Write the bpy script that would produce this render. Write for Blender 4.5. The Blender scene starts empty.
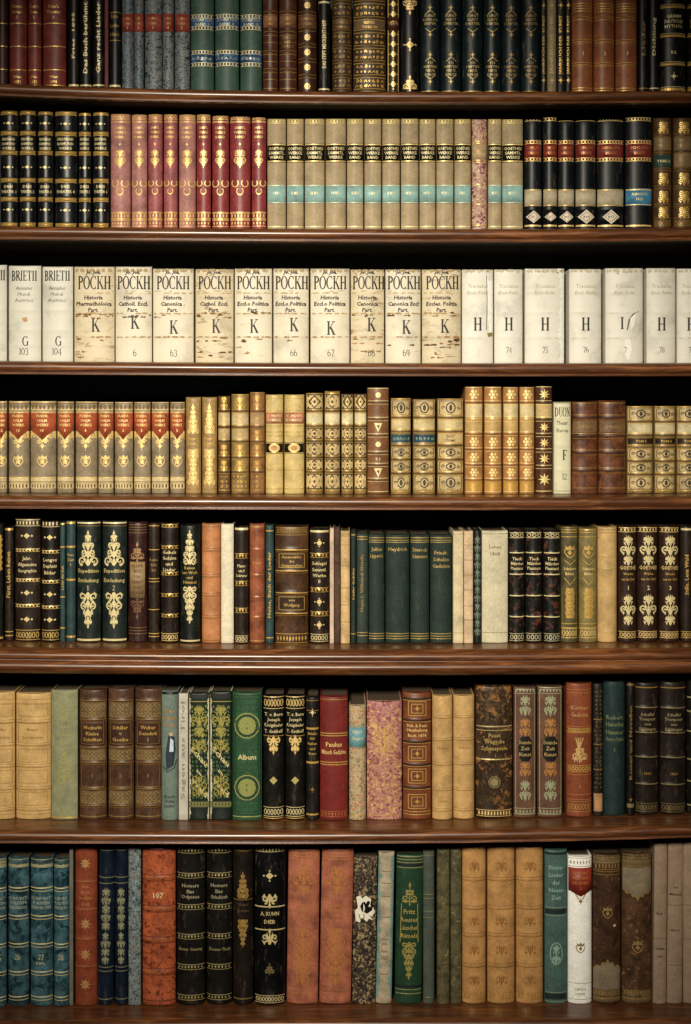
import bpy, math, random
from math import pi, sin, cos, sqrt, atan2
random.seed(7)
C = bpy.context.scene.collection

# ------------------------------------------------------------------ survey frame
# Heights and widths are noted on a 1.9 mm grid measured on the plane of the spines (y = 0).
S = 0.0019
HOR, D, REC = 390.0, 2.6, 0.055
Z0 = 0.45
def X(p): return (p - 345.5) * S
def XB(p): return X(p) * 1.0035   # books: the visible edges of a rounded spine lie a little back
def Z(p): return Z0 + (1005 - p) * S
KE = D / (D - REC)
def edgeZ(p): return Z(HOR + (p - HOR) / KE)      # height of a point on the shelf nosing plane

# ------------------------------------------------------------------ materials
def lin(h):
    h = h.lstrip('#')
    v = [int(h[i:i + 2], 16) / 255 for i in (0, 2, 4)]
    return tuple(((c + .055) / 1.055) ** 2.4 if c > .04045 else c / 12.92 for c in v)
def mul(c, k): return tuple(min(1, max(0, x * k)) for x in c)
MC = {}
def newmat(name):
    m = bpy.data.materials.new(name); m.use_nodes = True
    nt = m.node_tree; b = nt.nodes['Principled BSDF']
    return m, nt, b
def coords(nt, scale=(1, 1, 1)):
    """object coordinates shifted by a random amount per object"""
    tc = nt.nodes.new('ShaderNodeTexCoord'); oi = nt.nodes.new('ShaderNodeObjectInfo')
    cm = nt.nodes.new('ShaderNodeVectorMath'); cm.operation = 'MULTIPLY_ADD'
    cb = nt.nodes.new('ShaderNodeCombineXYZ')
    for i in range(3): nt.links.new(oi.outputs['Random'], cb.inputs[i])
    cm.inputs[1].default_value = (7.3, 3.1, 5.7)
    nt.links.new(cb.outputs[0], cm.inputs[0]); nt.links.new(tc.outputs['Object'], cm.inputs[2])
    mp = nt.nodes.new('ShaderNodeMapping'); mp.inputs['Scale'].default_value = scale
    nt.links.new(cm.outputs[0], mp.inputs[0])
    return mp.outputs[0]
def ramp(nt, fac, stops):
    r = nt.nodes.new('ShaderNodeValToRGB'); e = r.color_ramp.elements
    while len(e) < len(stops): e.new(.5)
    for i, (p, c) in enumerate(stops):
        e[i].position = p; e[i].color = (*c, 1) if len(c) == 3 else c
    nt.links.new(fac, r.inputs[0]); return r.outputs[0]
def noise(nt, vec, scale, detail=4, rough=.6, dist=0):
    n = nt.nodes.new('ShaderNodeTexNoise'); n.inputs['Scale'].default_value = scale
    n.inputs['Detail'].default_value = detail; n.inputs['Roughness'].default_value = rough
    n.inputs['Distortion'].default_value = dist
    nt.links.new(vec, n.inputs['Vector']); return n.outputs['Fac']
def mixc(nt, fac, a, b, mode='MIX'):
    m = nt.nodes.new('ShaderNodeMix'); m.data_type = 'RGBA'; m.blend_type = mode
    for i, v in ((6, a), (7, b)):
        if isinstance(v, tuple): m.inputs[i].default_value = (*v, 1)
        else: nt.links.new(v, m.inputs[i])
    if isinstance(fac, (int, float)): m.inputs[0].default_value = fac
    else: nt.links.new(fac, m.inputs[0])
    return m.outputs[2]
def bump(nt, b, h, strength=.2, dist=.0005):
    n = nt.nodes.new('ShaderNodeBump'); n.inputs['Strength'].default_value = strength
    n.inputs['Distance'].default_value = dist
    nt.links.new(h, n.inputs['Height']); nt.links.new(n.outputs[0], b.inputs['Normal'])

def leather(hx, wear=.35, rough=.5, spot=None, sp=.62, scale=1.0, coat=.12):
    """calf or cloth: mottled colour, scuffs, optional dark or light spots"""
    k = ('L', hx, wear, rough, spot, sp, scale)
    if k in MC: return MC[k]
    m, nt, b = newmat('binding_' + hx.strip('#')); c = lin(hx)
    lu = .3 * c[0] + .5 * c[1] + .2 * c[2]; c = tuple(x * .86 + lu * .14 for x in c); c = mul(c, .55 + .5 * min(1, lu / .12))
    v = coords(nt)
    n1 = noise(nt, v, 38 * scale, 6, .62)
    col = ramp(nt, n1, [(.32, mul(c, 1 - .95 * wear)), (.5, c), (.7, mul(c, 1 + .95 * wear))])
    n2 = noise(nt, v, 260, 3, .7)
    f2 = ramp(nt, n2, [(.35, (.55,) * 3), (.65, (1.3,) * 3)])
    col = mixc(nt, .72 - .4 * min(1, lu / .2), col, f2, 'MULTIPLY')
    vw = coords(nt, (1, 1, .25)); n5 = noise(nt, vw, 120, 4, .75)
    col = mixc(nt, ramp(nt, n5, [(.57, (0, 0, 0)), (.72, ((.62 - .5 * min(1, lu / .15)) * min(1, wear * 2),) * 3)]), col, mul(tuple(x * .75 + y for x, y in zip(c, (.036, .027, .017))), 2.4))
    if spot:
        n3 = noise(nt, v, 70 * scale, 5, .7, .6)
        f3 = ramp(nt, n3, [(sp - .03, (0, 0, 0)), (sp + .03, (1, 1, 1))])
        col = mixc(nt, f3, col, lin(spot))
    nt.links.new(col, b.inputs['Base Color'])
    b.inputs['Roughness'].default_value = rough
    b.inputs['Specular IOR Level'].default_value = .3
    b.inputs['Coat Weight'].default_value = coat * .35; b.inputs['Coat Roughness'].default_value = .3
    bump(nt, b, n2, .35, .0004)
    MC[k] = m; return m
def vellum(hx, stain=.3, stainhex='#8a6a3a'):
    k = ('V', hx, stain)
    if k in MC: return MC[k]
    m, nt, b = newmat('vellum_' + hx.strip('#')); c = lin(hx)
    v = coords(nt); vs = coords(nt, (.45, .45, 1.5))
    n1 = noise(nt, v, 22, 7, .68)
    col = ramp(nt, n1, [(.28, mul(c, .7)), (.48, c), (.75, mul(c, 1.08))])
    n2 = noise(nt, vs, 48, 8, .75, .8)
    lo = .74 - stain * .3
    f = ramp(nt, n2, [(lo, (0, 0, 0)), (lo + .1, (.75,) * 3), (lo + .22, (1,) * 3)])
    col = mixc(nt, f, col, lin(stainhex))
    n4 = noise(nt, v, 160, 4, .8)
    col = mixc(nt, ramp(nt, n4, [(.66, (0, 0, 0)), (.74, (.6,) * 3)]), col, lin('#5a4326'))
    nt.links.new(col, b.inputs['Base Color']); b.inputs['Roughness'].default_value = .55
    bump(nt, b, n2, .3, .0008)
    MC[k] = m; return m
def marble(cols, scale=180, rough=.55):
    k = ('M', tuple(cols), scale)
    if k in MC: return MC[k]
    m, nt, b = newmat('marbled_paper')
    v = coords(nt)
    n = noise(nt, v, scale, 3, .6, 1.2)
    N = len(cols)
    st = [(.42 + .17 * i / (N - 1), mul(lin(h), .9)) for i, h in enumerate(cols)]
    col = ramp(nt, n, st)
    nt.links.new(col, b.inputs['Base Color']); b.inputs['Roughness'].default_value = rough
    MC[k] = m; return m
def foil(hx='#c9a24e', metal=.35, rough=.38, worn=.5):
    k = ('G', hx, metal, worn)
    if k in MC: return MC[k]
    m, nt, b = newmat('gilt_' + hx.strip('#')); c = lin(hx)
    v = coords(nt); n = noise(nt, v, 420, 3, .7)
    col = ramp(nt, n, [(.3, mul(c, 1 - .8 * worn)), (.52, c), (.75, mul(c, 1.25))])
    nt.links.new(col, b.inputs['Base Color'])
    b.inputs['Metallic'].default_value = metal; b.inputs['Roughness'].default_value = rough
    MC[k] = m; return m
def plain(hx, rough=.6, name='ink'):
    k = ('P', hx, rough)
    if k in MC: return MC[k]
    m, nt, b = newmat(name + '_' + hx.strip('#')); v = coords(nt); c = lin(hx)
    n = noise(nt, v, 300, 3, .7)
    nt.links.new(ramp(nt, n, [(.3, mul(c, .8)), (.7, mul(c, 1.2))]), b.inputs['Base Color'])
    b.inputs['Roughness'].default_value = rough; MC[k] = m; return m
def pages(hx='#5e4e38'):
    k = ('PG', hx)
    if k in MC: return MC[k]
    m, nt, b = newmat('page_edges'); c = lin(hx)
    v = coords(nt, (1, .02, .02)); n = noise(nt, v, 1600, 2, .5)
    nt.links.new(ramp(nt, n, [(.3, mul(c, .55)), (.7, c)]), b.inputs['Base Color'])
    b.inputs['Roughness'].default_value = .85; MC[k] = m; return m
def wood(hx, hx2, rough=.3, coat=.5, sc=1.0, nm='mahogany'):
    m, nt, b = newmat(nm)
    tc = nt.nodes.new('ShaderNodeTexCoord'); mp = nt.nodes.new('ShaderNodeMapping')
    mp.inputs['Scale'].default_value = (1.2, 14, 14); nt.links.new(tc.outputs['Object'], mp.inputs[0])
    n = noise(nt, mp.outputs[0], 6 * sc, 8, .65, 1.2)
    a, c2 = lin(hx), lin(hx2)
    col = ramp(nt, n, [(.3, mul(a, .55)), (.5, a), (.72, c2)])
    mp2 = nt.nodes.new('ShaderNodeMapping'); mp2.inputs['Scale'].default_value = (3, 60, 60)
    nt.links.new(tc.outputs['Object'], mp2.inputs[0])
    n2 = noise(nt, mp2.outputs[0], 12, 4, .7)
    col = mixc(nt, .5, col, ramp(nt, n2, [(.35, (.6,) * 3), (.6, (1.1,) * 3)]), 'MULTIPLY')
    nt.links.new(col, b.inputs['Base Color']); b.inputs['Roughness'].default_value = rough
    b.inputs['Coat Weight'].default_value = coat; b.inputs['Coat Roughness'].default_value = .21
    bump(nt, b, n2, .12, .0004)
    return m

GOLD = foil('#d3ab58'); GBR = foil('#ecca80', .25, .4, .35); GDIM = foil('#9b7a3c', .3, .45, .6)
GPALE = foil('#dccb94', .15, .45, .4); SILV = foil('#b9bda8', .3, .4, .4)
INK = plain('#1d150c'); INKF = plain('#6b5433'); BLK = plain('#0c0b0a', .4)
WOOD = wood('#5c351b', '#985f35', .34, .28); WDARK = wood('#2a150b', '#3a1e10', .5, .2)
WSHADE = plain('#1c120b', .85, 'shaded_underside')  # shade beneath the shelves is put into this dull, near-black colour
BACK = plain('#0c1714', .5, 'back_panel_paint')

# ------------------------------------------------------------------ lettering
_txt = {}
def text_mesh(s, bold=.0):
    k = (s, bold)
    if k in _txt: return _txt[k]
    cu = bpy.data.curves.new('t', 'FONT'); cu.body = s; cu.size = 1; cu.resolution_u = 1; cu.offset = bold
    cu.fill_mode = 'FRONT'
    o = bpy.data.objects.new('t', cu); C.objects.link(o)
    dg = bpy.context.evaluated_depsgraph_get(); ev = o.evaluated_get(dg); me = ev.to_mesh()
    vs = [(v.co.x, v.co.y) for v in me.vertices]; fs = [tuple(p.vertices) for p in me.polygons]
    ev.to_mesh_clear(); bpy.data.objects.remove(o); bpy.data.curves.remove(cu)
    if not vs: vs = [(0, 0), (1, 0), (1, 1)]; fs = []
    x0 = min(v[0] for v in vs); x1 = max(v[0] for v in vs)
    y0 = min(v[1] for v in vs); y1 = max(v[1] for v in vs)
    _txt[k] = ([(v[0] - (x0 + x1) / 2, v[1] - (y0 + y1) / 2) for v in vs], fs, x1 - x0, y1 - y0)
    return _txt[k]
def stroke(pts, w, ends=None):
    """polyline -> quads; w is a number or a list of widths"""
    n = len(pts); W = w if isinstance(w, (list, tuple)) else [w] * n
    L, R = [], []
    for i, (x, y) in enumerate(pts):
        a = pts[max(0, i - 1)]; b = pts[min(n - 1, i + 1)]
        dx, dy = b[0] - a[0], b[1] - a[1]; l = math.hypot(dx, dy) or 1
        nx, ny = -dy / l * W[i] / 2, dx / l * W[i] / 2
        L.append((x + nx, y + ny)); R.append((x - nx, y - ny))
    return [[L[i], L[i + 1], R[i + 1], R[i]] for i in range(n - 1)]
def earc(cx, cy, rx, ry, a0, a1, thick, thin, n=14):
    pts, W = [], []
    for i in range(n + 1):
        a = math.radians(a0 + (a1 - a0) * i / n)
        pts.append((cx + rx * cos(a), cy + ry * sin(a))); W.append(thin + (thick - thin) * abs(cos(a)) ** 1.5)
    return stroke(pts, W)
T, t_ = .18, .065
def stem(x, y0=0, y1=1, s=True):
    q = stroke([(x, y0), (x, y1)], T)
    if s:
        q += stroke([(x - .15, y0 + .025), (x + .15, y0 + .025)], t_) if y0 == 0 else []
        q += stroke([(x - .15, y1 - .025), (x + .15, y1 - .025)], t_) if y1 == 1 else []
    return q
def ln(a, b, w=t_): return stroke([a, b], w)
GL = {   # own roman capitals and old figures: (advance, strokes)
 'P': (.72, stem(.2) + earc(.25, .75, .36, .23, -90, 90, T, t_)),
 'O': (.86, earc(.42, .5, .34, .48, 0, 360, T, t_, 24)),
 'C': (.80, earc(.45, .5, .36, .48, 48, 312, T, t_, 20) + ln((.70, .98), (.70, .74), .06) + ln((.70, .02), (.70, .2), .05)),
 'G': (.86, earc(.45, .5, .36, .48, 48, 320, T, t_, 20) + ln((.70, .98), (.70, .74), .06) + ln((.74, .05), (.74, .45), T) + ln((.58, .45), (.86, .45))),
 'K': (.86, stem(.2) + ln((.25, .42), (.68, .96), .06) + ln((.38, .58), (.74, .03), T) + ln((.55, .975), (.82, .975)) + ln((.58, .025), (.88, .025))),
 'H': (.90, stem(.2) + stem(.68) + ln((.2, .5), (.68, .5))),
 'B': (.72, stem(.2) + earc(.25, .76, .3, .22, -90, 90, T, t_) + earc(.25, .27, .36, .25, -90, 90, T, t_)),
 'R': (.78, stem(.2) + earc(.25, .75, .34, .23, -90, 90, T, t_) + ln((.36, .52), (.72, .03), T) + ln((.6, .025), (.85, .025))),
 'I': (.40, stem(.2)),
 'E': (.70, stem(.2) + ln((.2, .975), (.62, .975)) + ln((.2, .5), (.5, .5)) + ln((.2, .025), (.66, .025)) + ln((.62, .98), (.62, .8)) + ln((.66, .02), (.66, .22)) + ln((.5, .6), (.5, .4))),
 'F': (.66, stem(.2) + ln((.2, .975), (.62, .975)) + ln((.2, .5), (.5, .5)) + ln((.62, .98), (.62, .8)) + ln((.5, .6), (.5, .4))),
 'T': (.74, stem(.37, 0, .99) + ln((.05, .975), (.69, .975)) + ln((.06, .98), (.06, .78)) + ln((.68, .98), (.68, .78))),
 'L': (.64, stem(.2) + ln((.2, .025), (.6, .025)) + ln((.6, .02), (.6, .24))),
 'D': (.84, stem(.2) + earc(.25, .5, .44, .47, -90, 90, T, t_, 18)),
 'N': (.86, ln((.2, 0), (.2, 1), .06) + ln((.2, .98), (.68, .02), T) + ln((.68, 0), (.68, 1), .06) + ln((.05, .975), (.25, .975)) + ln((.55, .975), (.82, .975)) + ln((.07, .025), (.33, .025))),
 'U': (.86, stem(.2, .25, 1) + ln((.68, .25), (.68, 1), .06) + earc(.44, .26, .24, .24, 180, 360, .1, t_) + ln((.55, .975), (.82, .975))),
 'J': (.5, ln((.28, .15), (.28, 1), T) + ln((.12, .975), (.44, .975)) + earc(.14, .1, .14, .12, 270, 360, .08, t_)),
 'Q': (.86, earc(.42, .5, .34, .48, 0, 360, T, t_, 24) + ln((.45, .15), (.8, -.15), .1)),
 '0': (.62, earc(.3, .4, .24, .38, 0, 360, .12, t_, 18)),
 '1': (.36, ln((.18, 0), (.18, .8), .12) + ln((.05, .025), (.31, .025)) + ln((.04, .66), (.18, .8))),
 '2': (.6, earc(.28, .58, .2, .2, 0, 170, .1, t_) + ln((.47, .52), (.08, .04), .07) + ln((.06, .05), (.52, .05), .1)),
 '3': (.6, earc(.26, .56, .2, .2, -80, 150, .11, t_) + earc(.25, .16, .25, .22, -150, 85, .12, t_)),
 '4': (.64, ln((.42, -.15), (.42, .75), .11) + ln((.42, .75), (.05, .2), .05) + ln((.05, .2), (.6, .2), .06)),
 '5': (.58, earc(.24, .14, .24, .26, -150, 110, .12, t_) + ln((.14, .36), (.18, .8), .05) + ln((.18, .78), (.5, .82), .09)),
 '6': (.6, earc(.28, .24, .22, .24, 0, 360, .12, t_, 16) + earc(.5, .3, .44, .6, 120, 185, .1, t_, 8)),
 '7': (.58, ln((.04, .76), (.52, .78), .1) + ln((.52, .76), (.2, -.1), .1)),
 '8': (.6, earc(.28, .6, .18, .2, 0, 360, .08, t_, 14) + earc(.28, .2, .22, .22, 0, 360, .11, t_, 14)),
 '9': (.6, earc(.28, .52, .21, .24, 0, 360, .12, t_, 16) + earc(.06, .46, .44, .6, -60, 5, .1, t_, 8)),
 '.': (.24, ln((.06, .05), (.18, .05), .11)), ' ': (.35, []),
}

# ------------------------------------------------------------------ tooling of a spine
class Deco:
    """2-D tooling in grid units: dx from the middle of the spine, y on the height grid"""
    def __init__(s, w, ybase, tag=0):
        s.w = w; s.hw = w / 2; s.yb = ybase; s.L = [dict(kind='spine', q=[])]; s.cur = 0
        s.R = random.Random(tag); s.bands = []
    def add(s, m, poly): s.L[s.cur]['q'].append((m, poly))
    def polys(s, m, qs):
        for q in qs: s.add(m, q)
    def rule(s, y, t=1.0, m=None, f=.97):
        m = m or GOLD; n = 8; h = s.hw * f
        us = [sin(-pi / 2 + pi * i / n) * h for i in range(n + 1)]
        for a, b in zip(us, us[1:]): s.add(m, [(a, y - t / 2), (b, y - t / 2), (b, y + t / 2), (a, y + t / 2)])
    def rules(s, ys, t=1.0, m=None):
        for y in ys: s.rule(y, t, m)
    def dbl(s, y, g=2.2, t=.8, m=None): s.rule(y - g / 2, t, m); s.rule(y + g / 2, t, m)
    def rect(s, x0, x1, y0, y1, m): s.add(m, [(x0, y0), (x1, y0), (x1, y1), (x0, y1)])
    def fill(s, y0, y1, m, f=.97): s.rule((y0 + y1) / 2, y1 - y0, m, f)
    def band(s, *ys, h=1.1, r=1.6):
        for y in ys: s.bands.append((y, h, r))
    def box(s, y0, y1, f=.85, t=.8, m=None):
        m = m or GOLD; h = s.hw * f
        s.polys(m, stroke([(-h, y0), (h, y0)], t) + stroke([(-h, y1), (h, y1)], t) + stroke([(-h, y0), (-h, y1)], t) + stroke([(h, y0), (h, y1)], t))
    def label(s, y0, y1, m, f=.96, kind='title_label', point=0, lab=None):
        s.L.append(dict(kind=kind, q=[], plate=(y0, y1, f, m, point), lab=lab)); s.cur = len(s.L) - 1
    def end(s): s.cur = 0
    def lace(s, y0, y1, m=None, k=None, style=0, ground=None):
        m = m or GOLD
        if ground: s.fill(y0, y1, ground)
        k = k or max(3, int(s.w / 3.2)); h = s.hw * .92; st = 2 * h / k; yc = (y0 + y1) / 2; a = (y1 - y0) / 2
        s.rule(y0, .6, m); s.rule(y1, .6, m)
        for i in range(k):
            x = -h + st * (i + .5)
            if style == 0: s.polys(m, [[(x - st * .28, yc), (x, yc - a * .62), (x + st * .28, yc), (x, yc + a * .62)]])
            elif style == 1: s.polys(m, stroke([(x, yc - a * .6), (x, yc + a * .6)], st * .45))
            else: s.polys(m, stroke([(x + st * .36 * cos(q * pi / 4), yc + a * .6 * sin(q * pi / 4)) for q in range(9)], .7))
    def dia(s, yc, r, m=None, asp=1.2, x=0, dots=True):
        m = m or GOLD; a = r * asp
        s.add(m, [(x - r, yc), (x, yc - a), (x + r, yc), (x, yc + a)])
        if dots:
            for dx, dy in ((-1.45, 0), (1.45, 0), (0, -1.4), (0, 1.4)):
                cx, cy = x + dx * r, yc + dy * a; q = r * .28
                s.add(m, [(cx - q, cy), (cx, cy - q), (cx + q, cy), (cx, cy + q)])
    def diao(s, yc, r, m=None, t=.8, asp=1, fx=0):
        m = m or GOLD; a = r * asp
        s.polys(m, stroke([(-r, yc), (0, yc - a), (r, yc), (0, yc + a), (-r, yc)], t))
    def disc(s, x, yc, r, m=None, ry=None, n=10):
        ry = ry or r; s.add(m or GOLD, [(x + r * cos(2 * pi * i / n), yc + ry * sin(2 * pi * i / n)) for i in range(n)])
    def ring(s, x, yc, r, m=None, t=.8, ry=None, a0=0, a1=360, n=14):
        ry = ry or r
        s.polys(m or GOLD, stroke([(x + r * cos(math.radians(a0 + (a1 - a0) * i / n)), yc + ry * sin(math.radians(a0 + (a1 - a0) * i / n))) for i in range(n + 1)], t))
    def ros(s, yc, r, m=None, k=6):
        s.disc(0, yc, r * .34, m)
        for i in range(k):
            a = 2 * pi * i / k; s.disc(r * .7 * cos(a), yc + r * .7 * sin(a), r * .3, m, n=6)
    def star(s, yc, r, m=None, k=8):
        for i in range(k):
            a = 2 * pi * i / k; p = .32
            s.add(m or GOLD, [(0, yc), (r * .45 * cos(a - p), yc + r * .45 * sin(a - p)), (r * cos(a), yc + r * sin(a)), (r * .45 * cos(a + p), yc + r * .45 * sin(a + p))])
    def spiral(s, x, y, r, a0, turns, m, t=.8, ry=1):
        n = int(9 * abs(turns)) + 3
        P = []; W = []
        for i in range(n + 1):
            f = i / n; a = a0 + turns * 2 * pi * f; rr = r * (1 - .82 * f)
            P.append((x + rr * cos(a), y + rr * ry * sin(a))); W.append(t * (1.25 - .5 * f))
        s.polys(m, stroke(P, W)); s.disc(P[-1][0], P[-1][1], t * .75, m, n=5)
    def scrolls(s, y0, y1, hw, m=None, env=0, t=.9, n=None):
        """symmetrical scrollwork on a vertical axis; env 0 even, 1 wide at the bottom, -1 wide at the top, 2 pinched"""
        m = m or GOLD; H = y1 - y0; n = n or max(2, int(H / (hw * .72) + .5)); st = H / n
        ef = {0: lambda f: 1, 1: lambda f: .22 + .78 * f, -1: lambda f: 1 - .78 * f, 2: lambda f: .5 + .5 * abs(2 * f - 1), 3: lambda f: 1 - .5 * abs(2 * f - 1)}[env]
        for i in range(n):
            f = (i + .5) / n; yc = y0 + st * (i + .5); w = hw * ef(f); r = min(w * .42, st * .62); dn = 1 if env != -1 else -1
            for sg in (-1, 1):
                s.spiral(sg * (w - r), yc, r, pi / 2, sg * dn * (1.15 if (i + (env == -1)) % 2 == 0 else -1.15), m, t, min(1.2, st * .6 / r))
                s.polys(m, stroke([(0, yc + dn * st * .55), (sg * w * .22, yc + dn * st * .15), (sg * (w - r) * .85, yc - dn * r * .7)], [t * 1.5, t * 1.1, t * .5]))
                s.add(m, [(sg * w * .95, yc + dn * st * .2), (sg * w * .62, yc + dn * st * .62), (sg * w * .5, yc + dn * st * .36)])
                s.add(m, [(sg * w * .12, yc - dn * st * .05), (sg * w * .34, yc - dn * st * .48), (sg * w * .42, yc - dn * st * .14)])
            s.add(m, [(-w * .09 - t * .5, yc), (0, yc - st * .5), (w * .09 + t * .5, yc), (0, yc + st * .5)])
        e0, e1 = hw * ef(0), hw * ef(1); tip = y0 if e0 < e1 else y1
        q = -1 if tip == y0 else 1; s.add(m, [(-hw * .1, tip), (0, tip + q * hw * .28), (hw * .1, tip), (0, tip - q * hw * .2)])
    def fleuron(s, y0, y1, hw, m=None, t=.9, up=True):
        m = m or GOLD; H = y1 - y0; g = (lambda f: y0 + H * f) if up else (lambda f: y1 - H * f)
        s.polys(m, stroke([(0, g(0)), (0, g(1))], [t * .5, t * 1.2]))
        s.add(m, [(-hw * .16, g(.14)), (0, g(0)), (hw * .16, g(.14)), (0, g(.28))])
        for f, e in ((.42, .55), (.72, 1.)):
            for sg in (-1, 1):
                r = hw * e * .42
                s.spiral(sg * (hw * e - r), g(f), r, 0 if sg < 0 else pi, (1 if (sg > 0) == up else -1) * 1.1, m, t)
                s.add(m, [(0, g(f + .1)), (sg * hw * e * .55, g(f + .02)), (sg * hw * e, g(f + .12)), (sg * hw * e * .5, g(f + .16))])
    def fillorn(s, y0, y1, m=None, dens=1.0, t=.7):
        """close all-over tooling"""
        m = m or GOLD; H = y1 - y0; n = max(1, int(H / 4.2)); k = max(2, int(s.w / 4.2 * dens))
        for j in range(n):
            for i in range(k):
                x = -s.hw * .88 + 2 * s.hw * .88 * (i + .5) / k; y = y0 + H * (j + .5) / n
                q = s.R.random(); x += s.R.uniform(-.4, .4)
                if q < .45: s.spiral(x, y, 1.7, s.R.uniform(0, 6), s.R.choice((-1, 1)), m, t)
                elif q < .8: s.dia(y, 1.1, m, 1.3, x, False)
                else: s.polys(m, stroke([(x - 1.4, y + 1.3), (x, y - 1), (x + 1.4, y + 1.2)], t))
    def crease(s, y, m, lo=.5, hi=1.6, cover=.7):
        x = -s.hw * .95
        while x < s.hw * .9:
            l = s.R.uniform(3, 9)
            if s.R.random() < cover:
                n = 5; up = []; dn = []
                for i in range(n + 1):
                    xx = min(s.hw * .95, x + l * i / n); e = 0 if i in (0, n) else s.R.uniform(lo, hi) / 2; j = s.R.uniform(-.35, .35)
                    up.append((xx, y + j - e)); dn.append((xx, y + j + e * s.R.uniform(.5, 1)))
                for i in range(n): s.add(m, [up[i], up[i + 1], dn[i + 1], dn[i]])
            x += l + s.R.uniform(0, 2.5)
    def crest(s, yc, h, m=None):
        m = m or GOLD; w = h * .42; a = h / 2
        s.polys(m, stroke([(-w, yc - a * .4), (-w, yc + a * .2), (-w * .5, yc + a * .75), (0, yc + a), (w * .5, yc + a * .75), (w, yc + a * .2), (w, yc - a * .4), (-w, yc - a * .4)], .9))
        s.add(m, [(-w * .8, yc - a * .5), (-w, yc - a), (-w * .4, yc - a * .7), (0, yc - a * 1.1), (w * .4, yc - a * .7), (w, yc - a), (w * .8, yc - a * .5)])
        s.dia(yc + a * .15, w * .45, m, 1.2, 0, False)
    def text(s, st, yc, h, m=None, f=.82, bold=.017, x=0, sh=0):
        vs, fs, w, hh = text_mesh(st, bold)
        ky = h * .93 / .72; kx = min(ky * 1.0, s.w * f / max(w, .01))
        P = [(x + v[0] * kx + sh * v[1] * ky, yc - v[1] * ky) for v in vs]
        for q in fs: s.add(m or GOLD, [P[i] for i in q])
    def lines(s, ls, y0, dy, h, m=None, f=.82, bold=.017, sh=0):
        for i, l in enumerate(ls):
            if l: s.text(l, y0 + dy * i, h, m, f, bold, 0, sh)
    def vtext(s, st, y0, y1, h, m=None, x=0, bold=.017, down=False):
        vs, fs, w, hh = text_mesh(st, bold); k = (y1 - y0) / w; ky = h / .72; yc = (y0 + y1) / 2
        sg = -1 if down else 1
        P = [(x - sg * v[1] * ky, yc - sg * v[0] * k) for v in vs]
        for q in fs: s.add(m or GOLD, [P[i] for i in q])
    def roman(s, st, yc, h, m=None, f=.9, x=0, cond=.75, wt=1):
        adv = sum(GL[c][0] for c in st); k = h * cond
        if adv * k > s.w * f: k = s.w * f / adv
        px = x - adv * k / 2
        for c in st:
            for q in GL[c][1]: s.add(m or INK, [(px + a * k, yc + h / 2 - b * h) for a, b in q])
            px += GL[c][0] * k

# ------------------------------------------------------------------ meshes
def mk(name, V, F, MI, mats, parent=None, smooth=None):
    me = bpy.data.meshes.new(name); me.from_pydata(V, [], F)
    for m in mats: me.materials.append(m)
    me.polygons.foreach_set('material_index', MI)
    if smooth: me.polygons.foreach_set('use_smooth', smooth)
    me.update()
    o = bpy.data.objects.new(name, me); C.objects.link(o)
    if parent: o.parent = parent
    return o
def boxv(V, F, x0, x1, y0, y1, z0, z1, ch=0.0):
    b = len(V)
    if ch <= 0:
        V += [(x0, y0, z0), (x1, y0, z0), (x1, y1, z0), (x0, y1, z0), (x0, y0, z1), (x1, y0, z1), (x1, y1, z1), (x0, y1, z1)]
        F += [tuple(b + i for i in q) for q in ((0, 3, 2, 1), (4, 5, 6, 7), (0, 1, 5, 4), (1, 2, 6, 5), (2, 3, 7, 6), (3, 0, 4, 7))]
        return 6
    # bevelled in the y-z outline
    o = [(y0 + ch, z0), (y1 - ch, z0), (y1, z0 + ch), (y1, z1 - ch), (y1 - ch, z1), (y0 + ch, z1), (y0, z1 - ch), (y0, z0 + ch)]
    V += [(x0, y, z) for y, z in o] + [(x1, y, z) for y, z in o]
    F.append(tuple(b + i for i in range(7, -1, -1))); F.append(tuple(b + 8 + i for i in range(8)))
    for i in range(8): j = (i + 1) % 8; F.append((b + i, b + j, b + 8 + j, b + 8 + i))
    return 10

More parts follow.
